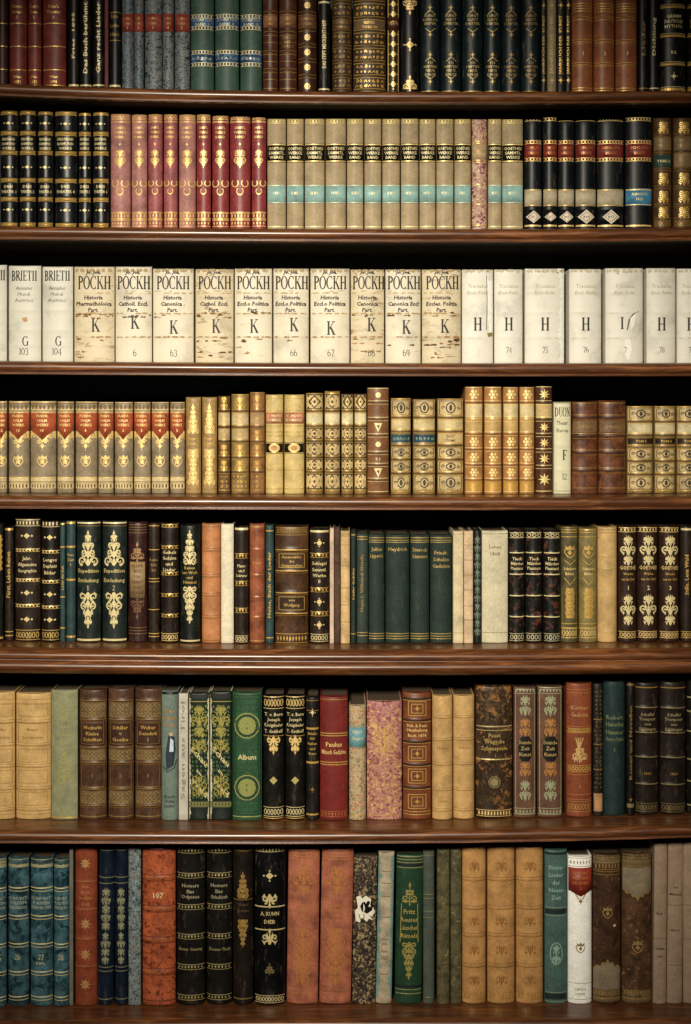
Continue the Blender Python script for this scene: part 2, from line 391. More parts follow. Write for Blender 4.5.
ALL = []
class Row: pass
def book(row, x0, x1, ytop, mat, deco=None, look=None, grp=None, push=0.0, rnd=.32, depth=None,
         board=None, lean=0, pg=None, jag=0, ends=None, single=None, name='book', foot=0):
    """one bound volume: empty at the base of the spine > spine, two boards, page block, title labels"""
    w = (x1 - x0) * S * 1.0035 - .0005; zb = row.z((x0 + x1) / 2)
    zb = max(row.z(x0), row.z(x1)) + .0003 + foot
    zb += abs(lean) * S / (Z(ytop) - zb) * (x1 - x0) * S / 2
    h = Z(ytop) - zb; wp = (x1 - x0) - .3
    E = bpy.data.objects.new(name, None); C.objects.link(E)
    E.empty_display_size = .02
    E.location = (XB((x0 + x1) / 2), push, zb)
    if lean: E.rotation_euler = (0, math.atan(lean * S / h), 0); 
    depth = depth or min(.205, max(.12, h * .68))
    d = Deco(wp, None, len(ALL))
    if deco: deco(d)
    w2 = w / 2; bd = min(w2 * rnd * 2, .011) if rnd > 0 else .0004
    kk = .966
    def curve(u):
        return bd * (1 - sqrt(max(0, 1 - (u * kk) ** 2))) / (1 - sqrt(1 - kk * kk))
    RJ = random.Random(len(ALL) * 13 + 5)
    ph = [RJ.uniform(0, 6) for _ in range(4)]
    def surf(u, z):
        y = curve(u)
        for (yb, bh, br) in d.bands:
            q = (z - (Z(yb) - zb)) / (br * S)
            if abs(q) < 2.2: y -= bh * .0011 * math.exp(-q * q * 1.2) * (1 - .35 * u ** 4)
        tz = min(z, h - z)
        if tz < .006: y += .0012 * (1 - max(0, tz) / .006) ** 2
        return y
    # spine
    zs = {0.0, h, .0015, .004, h - .0015, h - .004}
    n = max(6, int(h / .012))
    for i in range(n + 1): zs.add(h * i / n)
    for (yb, bh, br) in d.bands:
        zc = Z(yb) - zb
        for q in (-2, -1.2, -.6, 0, .6, 1.2, 2):
            z = zc + q * br * S
            if 0 < z < h: zs.add(z)
    zs = sorted(zs); zz = [zs[0]]
    for z in zs[1:]:
        if z - zz[-1] > .0004: zz.append(z)
    zz[-1] = h; zs = zz
    NU = 12
    us = [sin(math.radians(-90 + 180 * i / NU)) for i in range(NU + 1)]
    V, F, MI, SM = [], [], [], []
    yb_ = bd + .0035
    for z in zs:
        for u in us:
            dz = 0
            if jag and z == h: dz = -jag * S * (.5 + .5 * sin(u * 9 + ph[0]) * cos(u * 4 + ph[1]))
            sg = 0
            if z == h: dz -= .0012 * (1 - u * u) * (rnd > 0)
            V.append((u * w2, surf(u, z), z + dz))
        V.append((w2, yb_, z)); V.append((-w2, yb_, z))
    NR = NU + 3
    for i in range(len(zs) - 1):
        for j in range(NR):
            k = (j + 1) % NR
            F.append((i * NR + j, i * NR + k, (i + 1) * NR + k, (i + 1) * NR + j)); MI.append(0); SM.append(j < NU)
    F.append(tuple(range(NR - 1, -1, -1))); MI.append(0); SM.append(False)
    F.append(tuple((len(zs) - 1) * NR + j for j in range(NR))); MI.append(0); SM.append(False)
    mats = [mat]
    def clip(P, x, keep_right):
        out = []
        for i in range(len(P)):
            a, b = P[i], P[(i + 1) % len(P)]
            ia, ib = ((a[0] >= x) == keep_right), ((b[0] >= x) == keep_right)
            if ia: out.append(a)
            if ia != ib:
                t = (x - a[0]) / (b[0] - a[0]); out.append((x, a[1] + (b[1] - a[1]) * t))
        return out
    cuts = [u * wp / 2 for u in us[1:-1]]
    def strips(P):
        lo = min(p[0] for p in P); hi = max(p[0] for p in P)
        if hi - lo < .05 * wp: return [P]
        out = []; rest = P
        for c in cuts:
            if c <= lo + 1e-4 or c >= hi - 1e-4: continue
            a = clip(rest, c, False); rest = clip(rest, c, True)
            if len(a) > 2: out.append(a)
            if len(rest) < 3: return out
        out.append(rest); return out
    zcuts = sorted({yb + q * br for (yb, bh, br) in d.bands for q in (-2, -1.2, -.6, 0, .6, 1.2, 2)})
    def zstrips(P):
        lo = min(p[1] for p in P); hi = max(p[1] for p in P); out = []
        if hi - lo < .5: return [P]
        rest = [(p[1], p[0]) for p in P]
        for c in zcuts:
            if c <= lo + .05 or c >= hi - .05: continue
            a = clip(rest, c, False); rest = clip(rest, c, True)
            if len(a) > 2: out.append([(q[1], q[0]) for q in a])
            if len(rest) < 3: return out
        out.append([(q[1], q[0]) for q in rest]); return out
    def lay(Ld, off0, V, F, MI, SM, mats):
        lastm = None; kk_ = -1
        for m, poly in Ld['q']:
            if m not in mats: mats.append(m)
            mi = mats.index(m)
            if m is not lastm: kk_ += 1; lastm = m
            off = off0 + .00002 * min(kk_, 60)
            lim = .985 * wp / 2
            for q in [zq for sq in strips([(max(-lim, min(lim, dx)), py) for dx, py in poly]) for zq in (zstrips(sq) if zcuts else [sq])]:
                P = []; b = len(V)
                for (dx, py) in q:
                    u = dx / (wp / 2); z = max(.0005, min(h - .0005, Z(py) - zb))
                    P.append((u * w2, surf(u, z) - off, z))
                V += P; F.append(tuple(range(b, b + len(P)))); MI.append(mi); SM.append(False)
    lay(d.L[0], .0003, V, F, MI, SM, mats)
    o = mk('spine', V, F, MI, mats, E, SM)
    for Ld in d.L[1:]:
        y0, y1, f, pm, point = Ld['plate']
        V, F, MI, SM = [], [], [], []
        if isinstance(point, list): low = point
        else: low = None
        zs2 = sorted({Z(y1) - zb, Z(y0) - zb, *[Z(yb + q * br) - zb for (yb, bh, br) in d.bands for q in (-2, -1.2, -.6, 0, .6, 1.2, 2) if y0 < yb + q * br < y1]})
        off = .0009
        usl = [u * f for u in us]
        for i, z in enumerate(zs2):
            for u in usl:
                z2 = z
                if i == 0 and point: z2 = z - point * S * max(0, 1 - abs(u) / f * 1.15)
                z2 = max(.001, min(h - .001, z2))
                V.append((u * w2, surf(u, z2) - off, z2))
        n1 = NU + 1
        for i in range(len(zs2) - 1):
            for j in range(NU): F.append((i * n1 + j, i * n1 + j + 1, (i + 1) * n1 + j + 1, (i + 1) * n1 + j)); MI.append(0); SM.append(True)
        # turned-in rim down to the spine
        top = (len(zs2) - 1) * n1; loop = list(range(n1)) + [i * n1 + NU for i in range(1, len(zs2))] + [top + j for j in range(NU - 1, -1, -1)] + [i * n1 for i in range(len(zs2) - 2, 0, -1)]
        b = len(V)
        for i in loop: x, y, z = V[i]; V.append((x, y + .0012, z))
        nl = len(loop)
        for i in range(nl): j = (i + 1) % nl; F.append((loop[i], b + i, b + j, loop[j])); MI.append(0); SM.append(False)
        mats = [pm]
        lay(Ld, .0011, V, F, MI, SM, mats)
        ol = mk(Ld['kind'], V, F, MI, mats, E, SM)
        if Ld.get('lab'): ol['label'] = Ld['lab']
    # boards and pages
    bt = min(.0026, w * .16); bm = board or mat
    for sx in (-1, 1):
        V, F = [], []
        xa, xb = (w2 - bt, w2 - .0001) if sx > 0 else (-w2 + .0001, -w2 + bt)
        n = boxv(V, F, xa, xb, yb_ + .0002, depth, 0.0005, h - .0008, .0012)
        mk('cover_board', V, F, [0] * n, [bm], E)
    V, F = [], []
    tp = h - min(.004, h * .02) - (.002 if jag else 0)
    n = boxv(V, F, -w2 + bt + .0002, w2 - bt - .0002, yb_ + .0004, depth - .004, .003, tp)
    mk('page_block', V, F, [0] * n, [pg or pages()], E)
    E['category'] = 'book'; E['label'] = look or ''; E['group'] = grp or row.grp
    ALL.append(E); E_meta.append((row, x0, x1, single))
    return E
E_meta = []

# ------------------------------------------------------------------ shelves
STX = [0, 230, 460, 691]
def lagr(ys, x):
    s = 0
    for i in range(4):
        p = ys[i]
        for j in range(4):
            if i != j: p *= (x - STX[j]) / (STX[i] - STX[j])
        s += p
    return s
def interp(ys, x):
    if x < 0: return ys[0] + (lagr(ys, 5) - lagr(ys, 0)) / 5 * x
    if x > 691: return ys[3] + (lagr(ys, 691) - lagr(ys, 686)) / 5 * (x - 691)
    return lagr(ys, x)
class Row:
    def __init__(s, n, ys, th, grp): s.n, s.ys, s.th, s.grp = n, ys, th, grp
    def z(s, px): return edgeZ(interp(s.ys, px) - .7)
R1 = Row(1, [83.5, 90.5, 92, 91], 12.5, 'assorted books on the top shelf')
R2 = Row(2, [226.5, 228.7, 229.5, 227.5], 13.5, 'assorted books on the second shelf')
R3 = Row(3, [361.5, 363.2, 363.8, 363.5], 13, 'vellum volumes on the third shelf')
R4 = Row(4, [496, 497, 497.4, 496.5], 13, 'assorted books on the fourth shelf')
R5 = Row(5, [647.8, 650, 650, 648.4], 25, 'assorted books on the fifth shelf')
R6 = Row(6, [830.3, 831.2, 830, 824.3], 12.5, 'assorted books on the sixth shelf')
R7 = Row(7, [1021.5, 1019.8, 1019, 1019], 22, 'assorted books on the bottom shelf')
ROWS = [R1, R2, R3, R4, R5, R6, R7]
XL, XR = -75, 766
SD = .245
case = bpy.data.objects.new('bookcase', None); C.objects.link(case)
case.location = (0, 0, 0)
case['label'] = 'tall dark mahogany bookcase with seven shelves packed with old books'; case['category'] = 'bookcase'
def shelf_board(r):
    # outline of the board: y forward negative, z measured down from the top surface, in metres
    t = r.th * S
    if r.th > 20 and r.n == 5:
        P = [(SD, 0), (-REC + .004, 0), (-REC + .001, -.0012), (-REC, -.003), (-REC - .004, -.005), (-REC - .0085, -.0085), (-REC - .0105, -.0125), (-REC - .0095, -.0165),
             (-REC - .006, -.019), (-REC - .003, -.0195), (-REC - .002, -.0225), (-REC - .005, -.0235), (-REC - .008, -.0255), (-REC - .0115, -.030), (-REC - .012, -.035),
             (-REC - .009, -.0405), (-REC - .004, -.0435), (-REC - .001, -t), (-REC + .02, -t), (SD, -t)]
    else:
        P = [(SD, 0), (-REC + .004, 0), (-REC, -.0008), (-REC - .002, -.0016), (-REC - .005, -.0028), (-REC - .008, -.0058), (-REC - .0092, -.0100), (-REC - .0085, -.0145),
             (-REC - .005, -.0185), (-REC - .0015, -.0200), (-REC - .001, -.0215), (-REC - .0045, -.0222), (-REC - .005, -.0238), (-REC - .003, -t), (-REC + .01, -t), (SD, -t)]
    xs = [XL + (XR - XL) * i / 30 for i in range(31)]
    V, F, SM, MU = [], [], [], []
    for x in xs:
        z = r.z(x)
        for (y, dz) in P: V.append((X(x), y, z + dz))
    n = len(P)
    for i in range(len(xs) - 1):
        for j in range(n):
            k = (j + 1) % n
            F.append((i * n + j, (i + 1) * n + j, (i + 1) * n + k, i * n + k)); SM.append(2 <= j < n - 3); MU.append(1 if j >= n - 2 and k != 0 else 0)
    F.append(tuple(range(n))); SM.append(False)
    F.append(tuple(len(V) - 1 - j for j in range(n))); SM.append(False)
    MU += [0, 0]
    mk('shelf', V, F, MU, [WOOD, WSHADE], case, SM)
for r in ROWS: shelf_board(r)
topZ = Z(-75)
def cbox(name, x0, x1, y0, y1, z0, z1, m, parent=case):
    V, F = [], []; n = boxv(V, F, x0, x1, y0, y1, z0, z1, .002); return mk(name, V, F, [0] * n, [m], parent)
cbox('side_panel', X(XL) - .035, X(XL), -REC - .012, SD + .012, 0, topZ + .03, WOOD)
cbox('side_panel', X(XR), X(XR) + .035, -REC - .012, SD + .012, 0, topZ + .03, WOOD)
cbox('back_panel', X(XL), X(XR), SD, SD + .012, .08, topZ, BACK)
cbox('top_board', X(XL) - .05, X(XR) + .05, -REC - .03, SD + .012, topZ + .03, topZ + .06, WOOD)
cbox('plinth', X(XL), X(XR), -REC, SD, 0, .12, WOOD)
for a, b in ((XL, 345), (347, XR)):
    cbox('cupboard_door', X(a) + .002, X(b) - .002, -REC + .001, -REC + .02, .122, R7.z(345) - R7.th * S - .004, WOOD)
# the room around it
def struct(name, x0, x1, y0, y1, z0, z1, m):
    o = cbox(name, x0, x1, y0, y1, z0, z1, m, None); o['kind'] = 'structure'
struct('floor', -2, 2, -3.6, .4, -.1, 0, wood('#4a2c18', '#5e3a22', .5, .1, nm='floor_boards'))
struct('wall_back', -2, 2, .262, .4, 0, 2.9, plain('#4a4236', .8, 'plaster'))
# ------------------------------------------------------------------ the books
ORD = ['', 'second', 'third', 'fourth', 'fifth', 'sixth', 'seventh', 'eighth', 'ninth', 'tenth', 'eleventh', 'twelfth', 'thirteenth']
NUMW = ['', 'one', 'two', 'three', 'four', 'five', 'six', 'seven', 'eight', 'nine', 'ten', 'eleven', 'twelve', 'thirteen', 'fourteen']
def nth(i, n):
    if n == 1: return 'single one'
    if i == 0: return 'leftmost of ' + NUMW[n]
    if i == n - 1: return 'rightmost of ' + NUMW[n]
    return ORD[i] + ' from left of ' + NUMW[n]
def run(row, spans, ytop, mat, style, look, grp, **k):
    """a set in matching bindings; ytop may be a list"""
    n = len(spans); first = len(ALL)
    for i, (a, b) in enumerate(spans):
        kk = {q: (v[i] if isinstance(v, list) else v) for q, v in k.items()}
        yt = ytop[i] if isinstance(ytop, list) else ytop
        m = mat[i] if isinstance(mat, list) else mat
        book(row, a, b, yt, m, (lambda d, i=i: style(d, i)), look + ', ' + nth(i, n), grp, **kk)
def jit(a=.002): return random.uniform(-a, a)

# ---- row 1 (tops above the frame)
RED1 = leather('#7a2c20', .4, .5); LG1 = leather('#41505a', .3)
def s_red(d, i):
    d.rules([23, 46, 69.5, 85], .9); d.rule(-8); d.rule(-28)
    d.lines([["Thurm's", 'Ritter', 'I'], ["Fuhr's", 'Theater', '1'], ["Fuhr's", 'Theater', '3']][i], 6, 5.5, 3.4, f=.6)
    d.lines([['Wien', '1871'], ['Wien', '1873'], ['Wien', '1874']][i], 76.5, 5, 3, f=.5)
book(R1, -3, 8, -34, leather('#4a1d14', .4), lambda d: (d.rules([23, 46, 69, 84], .9)), 'very dark brown book cut by the left edge of the top shelf')
run(R1, [(9, 27), (28, 41.5), (42.5, 66)], -34, RED1, s_red, 'red-brown leather book with thin gold rules on top shelf', 'red-brown volumes on the top shelf')
BLK1 = leather('#14120f', .5, .45)
book(R1, 68.5, 79.5, -40, BLK1, lambda d: (d.vtext('Fries  1895', 12, 58, 2.6, GPALE), d.rule(85, 2, GPALE)), 'black narrow book on top shelf with small faint title, right of red-brown set')
book(R1, 80, 92, -40, BLK1, lambda d: (d.vtext('Das Buch berühmt', 2, 73, 4.2, GPALE), d.rule(85, 1.6, GPALE)), 'black book on top shelf with upright gold blackletter title, left of its twin')
book(R1, 92.7, 105, -40, BLK1, lambda d: (d.vtext('Ganz recht Lieder', 2, 73, 4.2, GPALE), d.rule(85, 1.6, GPALE)), 'black book on top shelf with upright gold title, beside thin pink pamphlet')
book(R1, 105.3, 109, -38, leather('#6e3232', .3, .8), None, 'very thin dull pink pamphlet between two black books on the top shelf', rnd=.1)
book(R1, 109.3, 121, -44, BLK1, lambda d: (d.lines(['Ern', 'Ludw', '1866'], 16, 9, 4, GDIM, .8), d.rule(85.5, 2, GPALE), d.rules([12, 40], .8, GDIM)), 'black book with three short gold lines beside the thin pink pamphlet')
MB1 = marble(['#10242c', '#2f5668', '#8a9a9a', '#1c4258', '#6e7c80', '#8a6a5a', '#24343c'], 150)
MB2 = marble(['#1a2c34', '#4a6674', '#a09a8a', '#33566a', '#8a7c68', '#7a8a90', '#2a3a44'], 150)
RL1 = leather('#93382a', .45)
def s_marb(d, i):
    d.label(13.5, 31.5, RL1, kind='title_label'); d.lines(['Ludwig', 'Tieck', str(i + 1)], 18.5, 4.6, 3, GDIM, .7); d.end()
run(R1, [(121.8, 134), (134.4, 144), (144.6, 162.5), (163, 174), (174.5, 190)], [-30] * 5, [MB1, MB1, MB2, MB2, MB2], s_marb,
    'blue-grey marbled paper book with red label on top shelf', 'marbled volumes with red labels on the top shelf')
GRN1 = leather('#38594a', .25, .55); BL1 = leather('#27507c', .9, .5, '#6f8fa6', .6)
def s_green(d, i):
    for y0, y1 in ((14, 29.5), (50, 66)):
        d.label(y0, y1, BL1, .98); d.lace(y0 + .3, y0 + 3.6, GPALE, None, 1); d.lace(y1 - 3.6, y1 - .3, GPALE, None, 1)
        if y0 < 20: d.lines(['SCHRIFTEN', 'BAND ' + 'I' * (i + 1)], 19.6, 4.4, 3.2, SILV, .8)
        else: d.fillorn(54, 62, SILV, 1, .6)
        d.end()
run(R1, [(190.5, 214), (215, 239), (240, 262)], -28, GRN1, s_green, 'green book with two blue labels on top shelf', 'green volumes with blue labels on the top shelf')
BR1 = leather('#5c2d15', .5, .4)
def s_ribs(d, i):
    ys = [12.5, 28, 33, 42, 52, 61, 70, 79]
    d.band(12.5, 33, 52, 70, 3 - 10, h=1.2); d.rules([10.8, 14.2, 31, 34.8, 50.3, 53.8, 68.3, 71.8, 88], .7, GDIM)
    d.label(15, 27, leather('#8d5a34', .35)); d.lines(['ZEIT', 'SCHRIFT'], 18.7, 4.8, 3, GDIM, .6); d.end()
    d.rules([42, 61, 79], .5, GDIM)
    if i: d.lines(['GESCH', 'DER', 'STADT'], 37.5, 4.2, 3, GDIM, .7)
run(R1, [(262.8, 278), (279, 297)], -26, BR1, s_ribs, 'ribbed brown leather book with lighter label on top shelf', 'ribbed brown pair on the top shelf')
def s_ros20(d):
    d.band(13, 29, 45, 60, 76, h=1.2)
    for y in (5, 37, 52, 67, 86): d.ros(y, 3.4, GBR, 8)
    for y in (13, 29, 45, 60, 76): d.dbl(y, 3.2, .6, GDIM)
    d.label(14.8, 27, leather('#6e3d20', .35)); d.lines(['ANNALES', 'TOM'], 18.5, 5, 3, GDIM, .7); d.end()
book(R1, 297.8, 317, -28, leather('#46230f', .4, .4), s_ros20, 'dark brown ribbed book with five gold flower stamps on top shelf')
book(R1, 318.5, 330, -32, BLK1, lambda d: (d.vtext('DAS STIFT MECKERSTORFF', 20, 68, 4, GPALE), d.rule(2, 2, GPALE), d.rule(89, 1.6, GPALE)), 'slim black book with upright gold capitals between two brown books')
def s_orn(lab, ys, m=GOLD, lm='#6a4a2c', lt=('OPERA', 'OMNIA')):
    def f(d):
        for y in ys: d.band(y, h=1.1); d.dbl(y, 3, .6, m)
        e = sorted(ys)
        for a, b in zip(e, e[1:]):
            if a <= lab < b:
                d.label(a + 1.8, b - 1.8, leather(lm, .35)); d.lines(list(lt), (a + b) / 2 - 2.2, 4.6, 3.2, m, .7); d.end()
            else: d.fillorn(a + 2.2, b - 2.2, m, 1, .75)
    return f
OB = leather('#4a3218', .4, .45)
book(R1, 332, 352, -32, OB, s_orn(24, [-14, 2, 18, 31, 46.5, 61.5, 76, 90], GDIM, '#5c4228'), 'brown book with all-over dull gold tooling, left of the thickest tooled one')
book(R1, 353, 386, -32, OB, s_orn(24, [-14, 2, 18, 31, 46.5, 61.5, 76, 90], GOLD, '#6a4e30', ('REPER', 'TORIUM')), 'thickest ribbed book on top shelf covered in gold tooling')
book(R1, 387, 399.3, -36, leather('#3c2c14', .3), lambda d: ([d.dia(y, 3, GBR, 1.2) for y in range(-6, 90, 10)], d.polys(GBR, stroke([(-5, -20), (-5, 91)], .8) + stroke([(5, -20), (5, 91)], .8)), d.label(17, 30, leather('#5a2e1c', .3)), d.text('VITA', 23, 4), d.end()), 'narrow book with bright gold stamps, left of black one with large gold ornaments')
book(R1, 400, 419.5, -40, leather('#101215', .5, .4), lambda d: (d.fleuron(-2, 15, 7.5, GBR, 1.1, False), d.star(44.5, 6, GBR, 4), d.dia(44.5, 4, GBR, 1, 0), d.fleuron(75, 91, 7.5, GBR, 1.2), d.rule(40, .0001)), 'black book on top shelf with gold corner ornaments and central lozenge')
TD = leather('#0f2427', .5, .45)
TTX = [['KUNST', 'KATALOG', 'ERSTER'], ['KUNST', 'BLATT', 'ZWEITER'], ['KUNST', 'BLATT', 'DRITTER'], ['KUNST', 'BLATT', 'VIERTER'], ['KUNST', 'BLATT', 'FUNFTER'], ['KUNST', 'BLATT', 'SECHSTER']]
def s_tab(d, i):
    m = GDIM if i > 3 else foil('#b7a060', .25, .4, .5)
    for yc in (21, 68):
        d.dia(yc - 13.5, 1.5, m, 1.6, 0); d.dia(yc + 13.5, 1.5, m, 1.6, 0)
        d.polys(m, stroke([(-5, yc - 7), (0, yc - 11), (5, yc - 7)], .8) + stroke([(-5, yc + 7), (0, yc + 11), (5, yc + 7)], .8))
        for q, s_ in enumerate(TTX[i] if yc < 40 else ['I N', 'HEFTEN', 'NEUE', 'FOLGE']): d.text(s_, yc - 5.5 + q * 3.9, 2.8, m, .72)
    d.rule(91, .8, m)
run(R1, [(420, 440), (440.5, 461), (462, 483), (483.5, 501), (501.5, 520.5), (521, 540.3)], -30, TD, s_tab, 'dark teal book with two gold tablet stamps on top shelf', 'dark teal volumes on the top shelf')
def s_vn(t, m=GDIM): return lambda d: (d.vtext(t, 15, 74, min(3.2, d.w * .5), m), d.dia(5, 1.8, m), d.dia(80, 1.8, m))
book(R1, 540.6, 546.4, -30, leather('#1c1a12', .4), s_vn('JAHRBUCH DER  KUNST'), 'narrow blackish book left of the thin tan one on top shelf', rnd=.25)
book(R1, 547, 556, -30, leather('#8c7a52', .25, .7), s_vn('JAHRBUCH  DER', plain('#b8a878')), 'thin tan cloth book among narrow dark ones on top shelf', rnd=.25)
book(R1, 556.5, 564.6, -30, leather('#2a2214', .4), s_vn('JAHRBUCH DER  KUNST', GOLD), 'narrow dark brown book right of the thin tan one on top shelf', rnd=.25)
book(R1, 565, 571, -30, leather('#2a2012', .4), s_vn('JAHRBUCH DER  KUNST', GOLD), 'narrow dark book touching the three orange-brown numbered volumes', rnd=.25)
OR1 = leather('#8f4d20', .35, .45)
def s_o1(d, i):
    for y in (4.5, 9.5, 18, 40.5, 63.5, 89): d.dbl(y, 2.6, .7, GOLD)
    d.rules([15, 43.5, 66.5], .5, GDIM); d.band(18, 41, 64, h=.8)
    d.text('123'[i], 53, 4, GBR)
run(R1, [(571.8, 593), (594, 615), (616, 637.5)], -20, OR1, s_o1, 'orange-brown calf book with small numeral and double gold rules', 'numbered orange-brown volumes on the top shelf')
book(R1, 638, 648, -34, BLK1, lambda d: (d.vtext('Lieder', 20, 55, 3.2, GDIM), d.rule(88, 1, GDIM)), 'slim black book right of the three orange-brown volumes', rnd=.25)
book(R1, 648.5, 659, -34, BLK1, lambda d: (d.vtext('Dichtung', 17, 55, 3.2, GPALE), d.rule(88, 1.2, GPALE)), 'slim black book with brighter upright title near right end of top shelf', rnd=.25)
def s_bb(t): return lambda d: ([(d.rule(y, 2.6, GOLD), d.rule(y - 2.4, .5, GPALE)) for y in (6.5, 35.5, 64, 89)], d.lines(t, 16, 5, 3.6, GPALE, .7), d.text('Bd.', 52, 3.5, GPALE), d.dia(76, 2.2, GPALE), d.band(6.5, 35.5, 64))
book(R1, 660, 686, -36, leather('#121110', .5, .4), s_bb(['GRIMM', 'DEUTSCHE', 'MYTHOL']), 'wide black book with four gold bands near right end of top shelf')
book(R1, 687, 706, -36, leather('#121110', .5, .4), s_bb(['GRIMM', 'DEUTSCHE', 'MYTHOL']), 'black banded book cut by the right edge of the top shelf')

# ---- row 2
BK2 = leather('#12191c', .8, .35, '#2c3c48', .66)
def s_a2(d, i):
    o = 0 if i < 3 else .6
    for y in (112.5, 133, 152.5, 180, 199, 224.5):
        d.band(y, h=1.2, r=1.8); d.lace(y - 1.7 + o, y + 1.7 + o, GOLD, max(5, int(d.w / 2)), 2)
    for y in (123, 167, 209.5): d.dia(y + o, 2.6, GPALE, .55, 0, False); d.dia(y + o, 1.1, GBR, 1.6, 0, False); d.dia(y + o, .9, GPALE, 1, -4.2, False); d.dia(y + o, .9, GPALE, 1, 4.2, False)
    d.lines(['FERDINAND', 'RAIMUND', 'WERKE'], 139, 4.6, 3, GPALE, .72); d.lines(['DREI', 'THEATER ' + str(i + 1)], 186.5, 5, 3.2, GPALE, .8)
run(R2, [(0, 18.5), (19.5, 36.5), (37.5, 53.5), (54.5, 77.5), (78.5, 91.5), (92.7, 109.3)], [110.5, 110.5, 111, 111, 112.5, 112], BK2, s_a2, 'blue-black leather book with ornate gold bands on second shelf', 'blue-black gilt volumes on the second shelf')
PK = leather('#a56a62', .4, .6, '#c09488', .66); PK2 = leather('#96484a', .4, .55); RD2 = leather('#8a2c2e', .35, .45)
def s_b2(d, i):
    m = foil('#e0b868', .2, .45, .5) if i < 5 else GBR
    d.lace(114.5, 119, m, None, 2); d.rule(121, .6, m); d.rule(127 - 5, .5, m)
    d.lines(['SAMTL', 'WERKE', 'BAND'], 127.5, 4.6, 2.8, m, .62); d.dia(144, .9, m)
    d.scrolls(149, 163, d.hw * .78, m, 3, .9, 2); d.fleuron(160, 168, d.hw * .4, m, .8, False)
    r = min(3.2, d.w * .19)
    for x, y in ((-r * 1.5, 183), (r * 1.5, 183), (0, 191)): d.ring(x, y, r, m, 1, r * 1.15, -50, 230)
    d.rules([212, 219], .6, m); d.lace(213, 218, m, None, 1); d.lace(220, 226, m, None, 0)
run(R2, [(110.3, 130.5), (131.5, 147.3), (148.3, 162.8), (163.8, 177.7), (178.8, 195.8), (196.6, 211), (212, 229), (229.7, 250.7), (251.7, 266.3)],
    [113, 114, 114, 114, 114, 114, 115, 116, 117], [PK, PK, PK2, PK2, PK, RD2, RD2, RD2, RD2], s_b2, 'faded red cloth book with gold rings on second shelf', 'red gilt volumes on the second shelf', rnd=.28)
TAN = leather('#a38d65', .22, .65); BL2 = leather('#141814', .5, .4); TE2 = leather('#86b0a8', .3, .6)
def s_c2(d, i):
    d.lace(119.5, 123, foil('#d8c070', .2, .45, .4), None, 1); d.rule(226.5, 1.2, GPALE)
    d.label(143.5, 162, BL2, .98); d.rule(144.4, 1, GBR); d.rule(161, 1, GBR); d.lines(['GOETHES', 'WERKE', 'BAND'] if d.w < 18 else ['GOETHES', 'SAMMTL', 'WERKE'], 148.4, 4.4, 3.2, GPALE, .86); d.end()
    d.label(184.5, 203.5, TE2, .98); d.rule(185.3, .6, GPALE); d.rule(202.6, .6, GPALE); d.text(['I', 'II', 'III', 'IV', 'V'][i % 5] + ' BD', 193, 2.8, GPALE, .5); d.end()
tl = [(267.3, 286), (286.8, 303.8), (304.7, 324.7), (325.5, 346), (346.8, 363.4), (364.3, 381.4), (382.2, 400), (400.8, 418.5), (419.3, 435.5), (436.3, 453.5), (454.3, 470.8)]
run(R2, tl, [118, 118, 118, 118, 118, 118, 118, 118, 118.5, 118.5, 118.5], TAN, s_c2, 'tan cloth book with black and pale teal labels', 'tan cloth volumes on the second shelf', rnd=.2)
book(R2, 471.8, 487, 118.5, marble(['#7a3a44', '#b08078', '#c9ac88', '#a86a6a', '#d8c4a0'], 150), lambda d: (d.rules([141, 143, 160, 162, 184, 204, 225], .7, GOLD), d.fillorn(122, 138, foil('#b98e68', .1, .6), 1, .6), d.fillorn(186, 202, foil('#c09c78', .1, .6), 1, .6), d.label(144, 159, leather('#b89a6c', .3)), d.text('LIEDER', 151, 3, GDIM), d.end()), 'pink figured cloth book standing within the tan set on second shelf', rnd=.25)
def s_c3(d, i): s_c2(d, i + 2)
run(R2, [(487.8, 501.3), (502, 523)], 118.5, TAN, s_c3, 'tan cloth book with teal label right of the pink book', 'tan cloth volumes on the second shelf', rnd=.2)
BK3 = leather('#10191c', .6, .45); RL2 = leather('#82291c', .4); WL = leather('#b4a684', .3, .7); BLU = leather('#2f7fa6', .35)
LOZ = leather('#d8ccae', .2)
def s_d2(d, i):
    d.lace(117.5, 120.5, GBR, None, 1)
    d.label(140, 161, RL2, .98); d.lace(140.4, 143.4, GBR, None, 1); d.lace(157.8, 160.8, GBR, None, 1); d.lines(['SCHILLERS', 'BRIEFE'], 147.5, 5.4, 3, foil('#b8763e'), .7); d.end()
    if i < 5:
        d.label(189, 206, WL, .98); d.rule(189.8, .7, GOLD); d.rule(205.2, .7, GOLD); d.end()
        w = min(8.5, d.hw * .86)
        d.label(209.5, 224, BK3, .9, 'lozenge_stamp'); d.dia(216.7, w, LOZ, .85, 0, False); d.polys(RL1, stroke([(-w * .72, 216.7), (0, 211.8), (w * .72, 216.7), (0, 221.6), (-w * .72, 216.7)], .7)); d.text('Bd ' + str(i + 1), 216.7, 2.6, INK, .3); d.end()
    else:
        d.label(188.5, 205.5, BLU, .98); d.rule(189.6, 1.2, GBR); d.rule(204.6, .8, GBR); d.lines(['ALMANACH', '1825'], 194, 5, 3, GPALE, .6); d.end()
    d.rule(225.5, 1.6, GBR)
run(R2, [(524.3, 542), (543, 557.2), (558, 574.5), (575.3, 596), (597, 624)], [119, 117, 120, 120, 119], BK3, lambda d, i: s_d2(d, i), 'black book with red label, white label and lozenge stamp', 'black volumes with red labels on the second shelf')
book(R2, 625.3, 652, 116, BK3, lambda d: s_d2(d, 5), 'black book with red label and one bright blue label on second shelf')
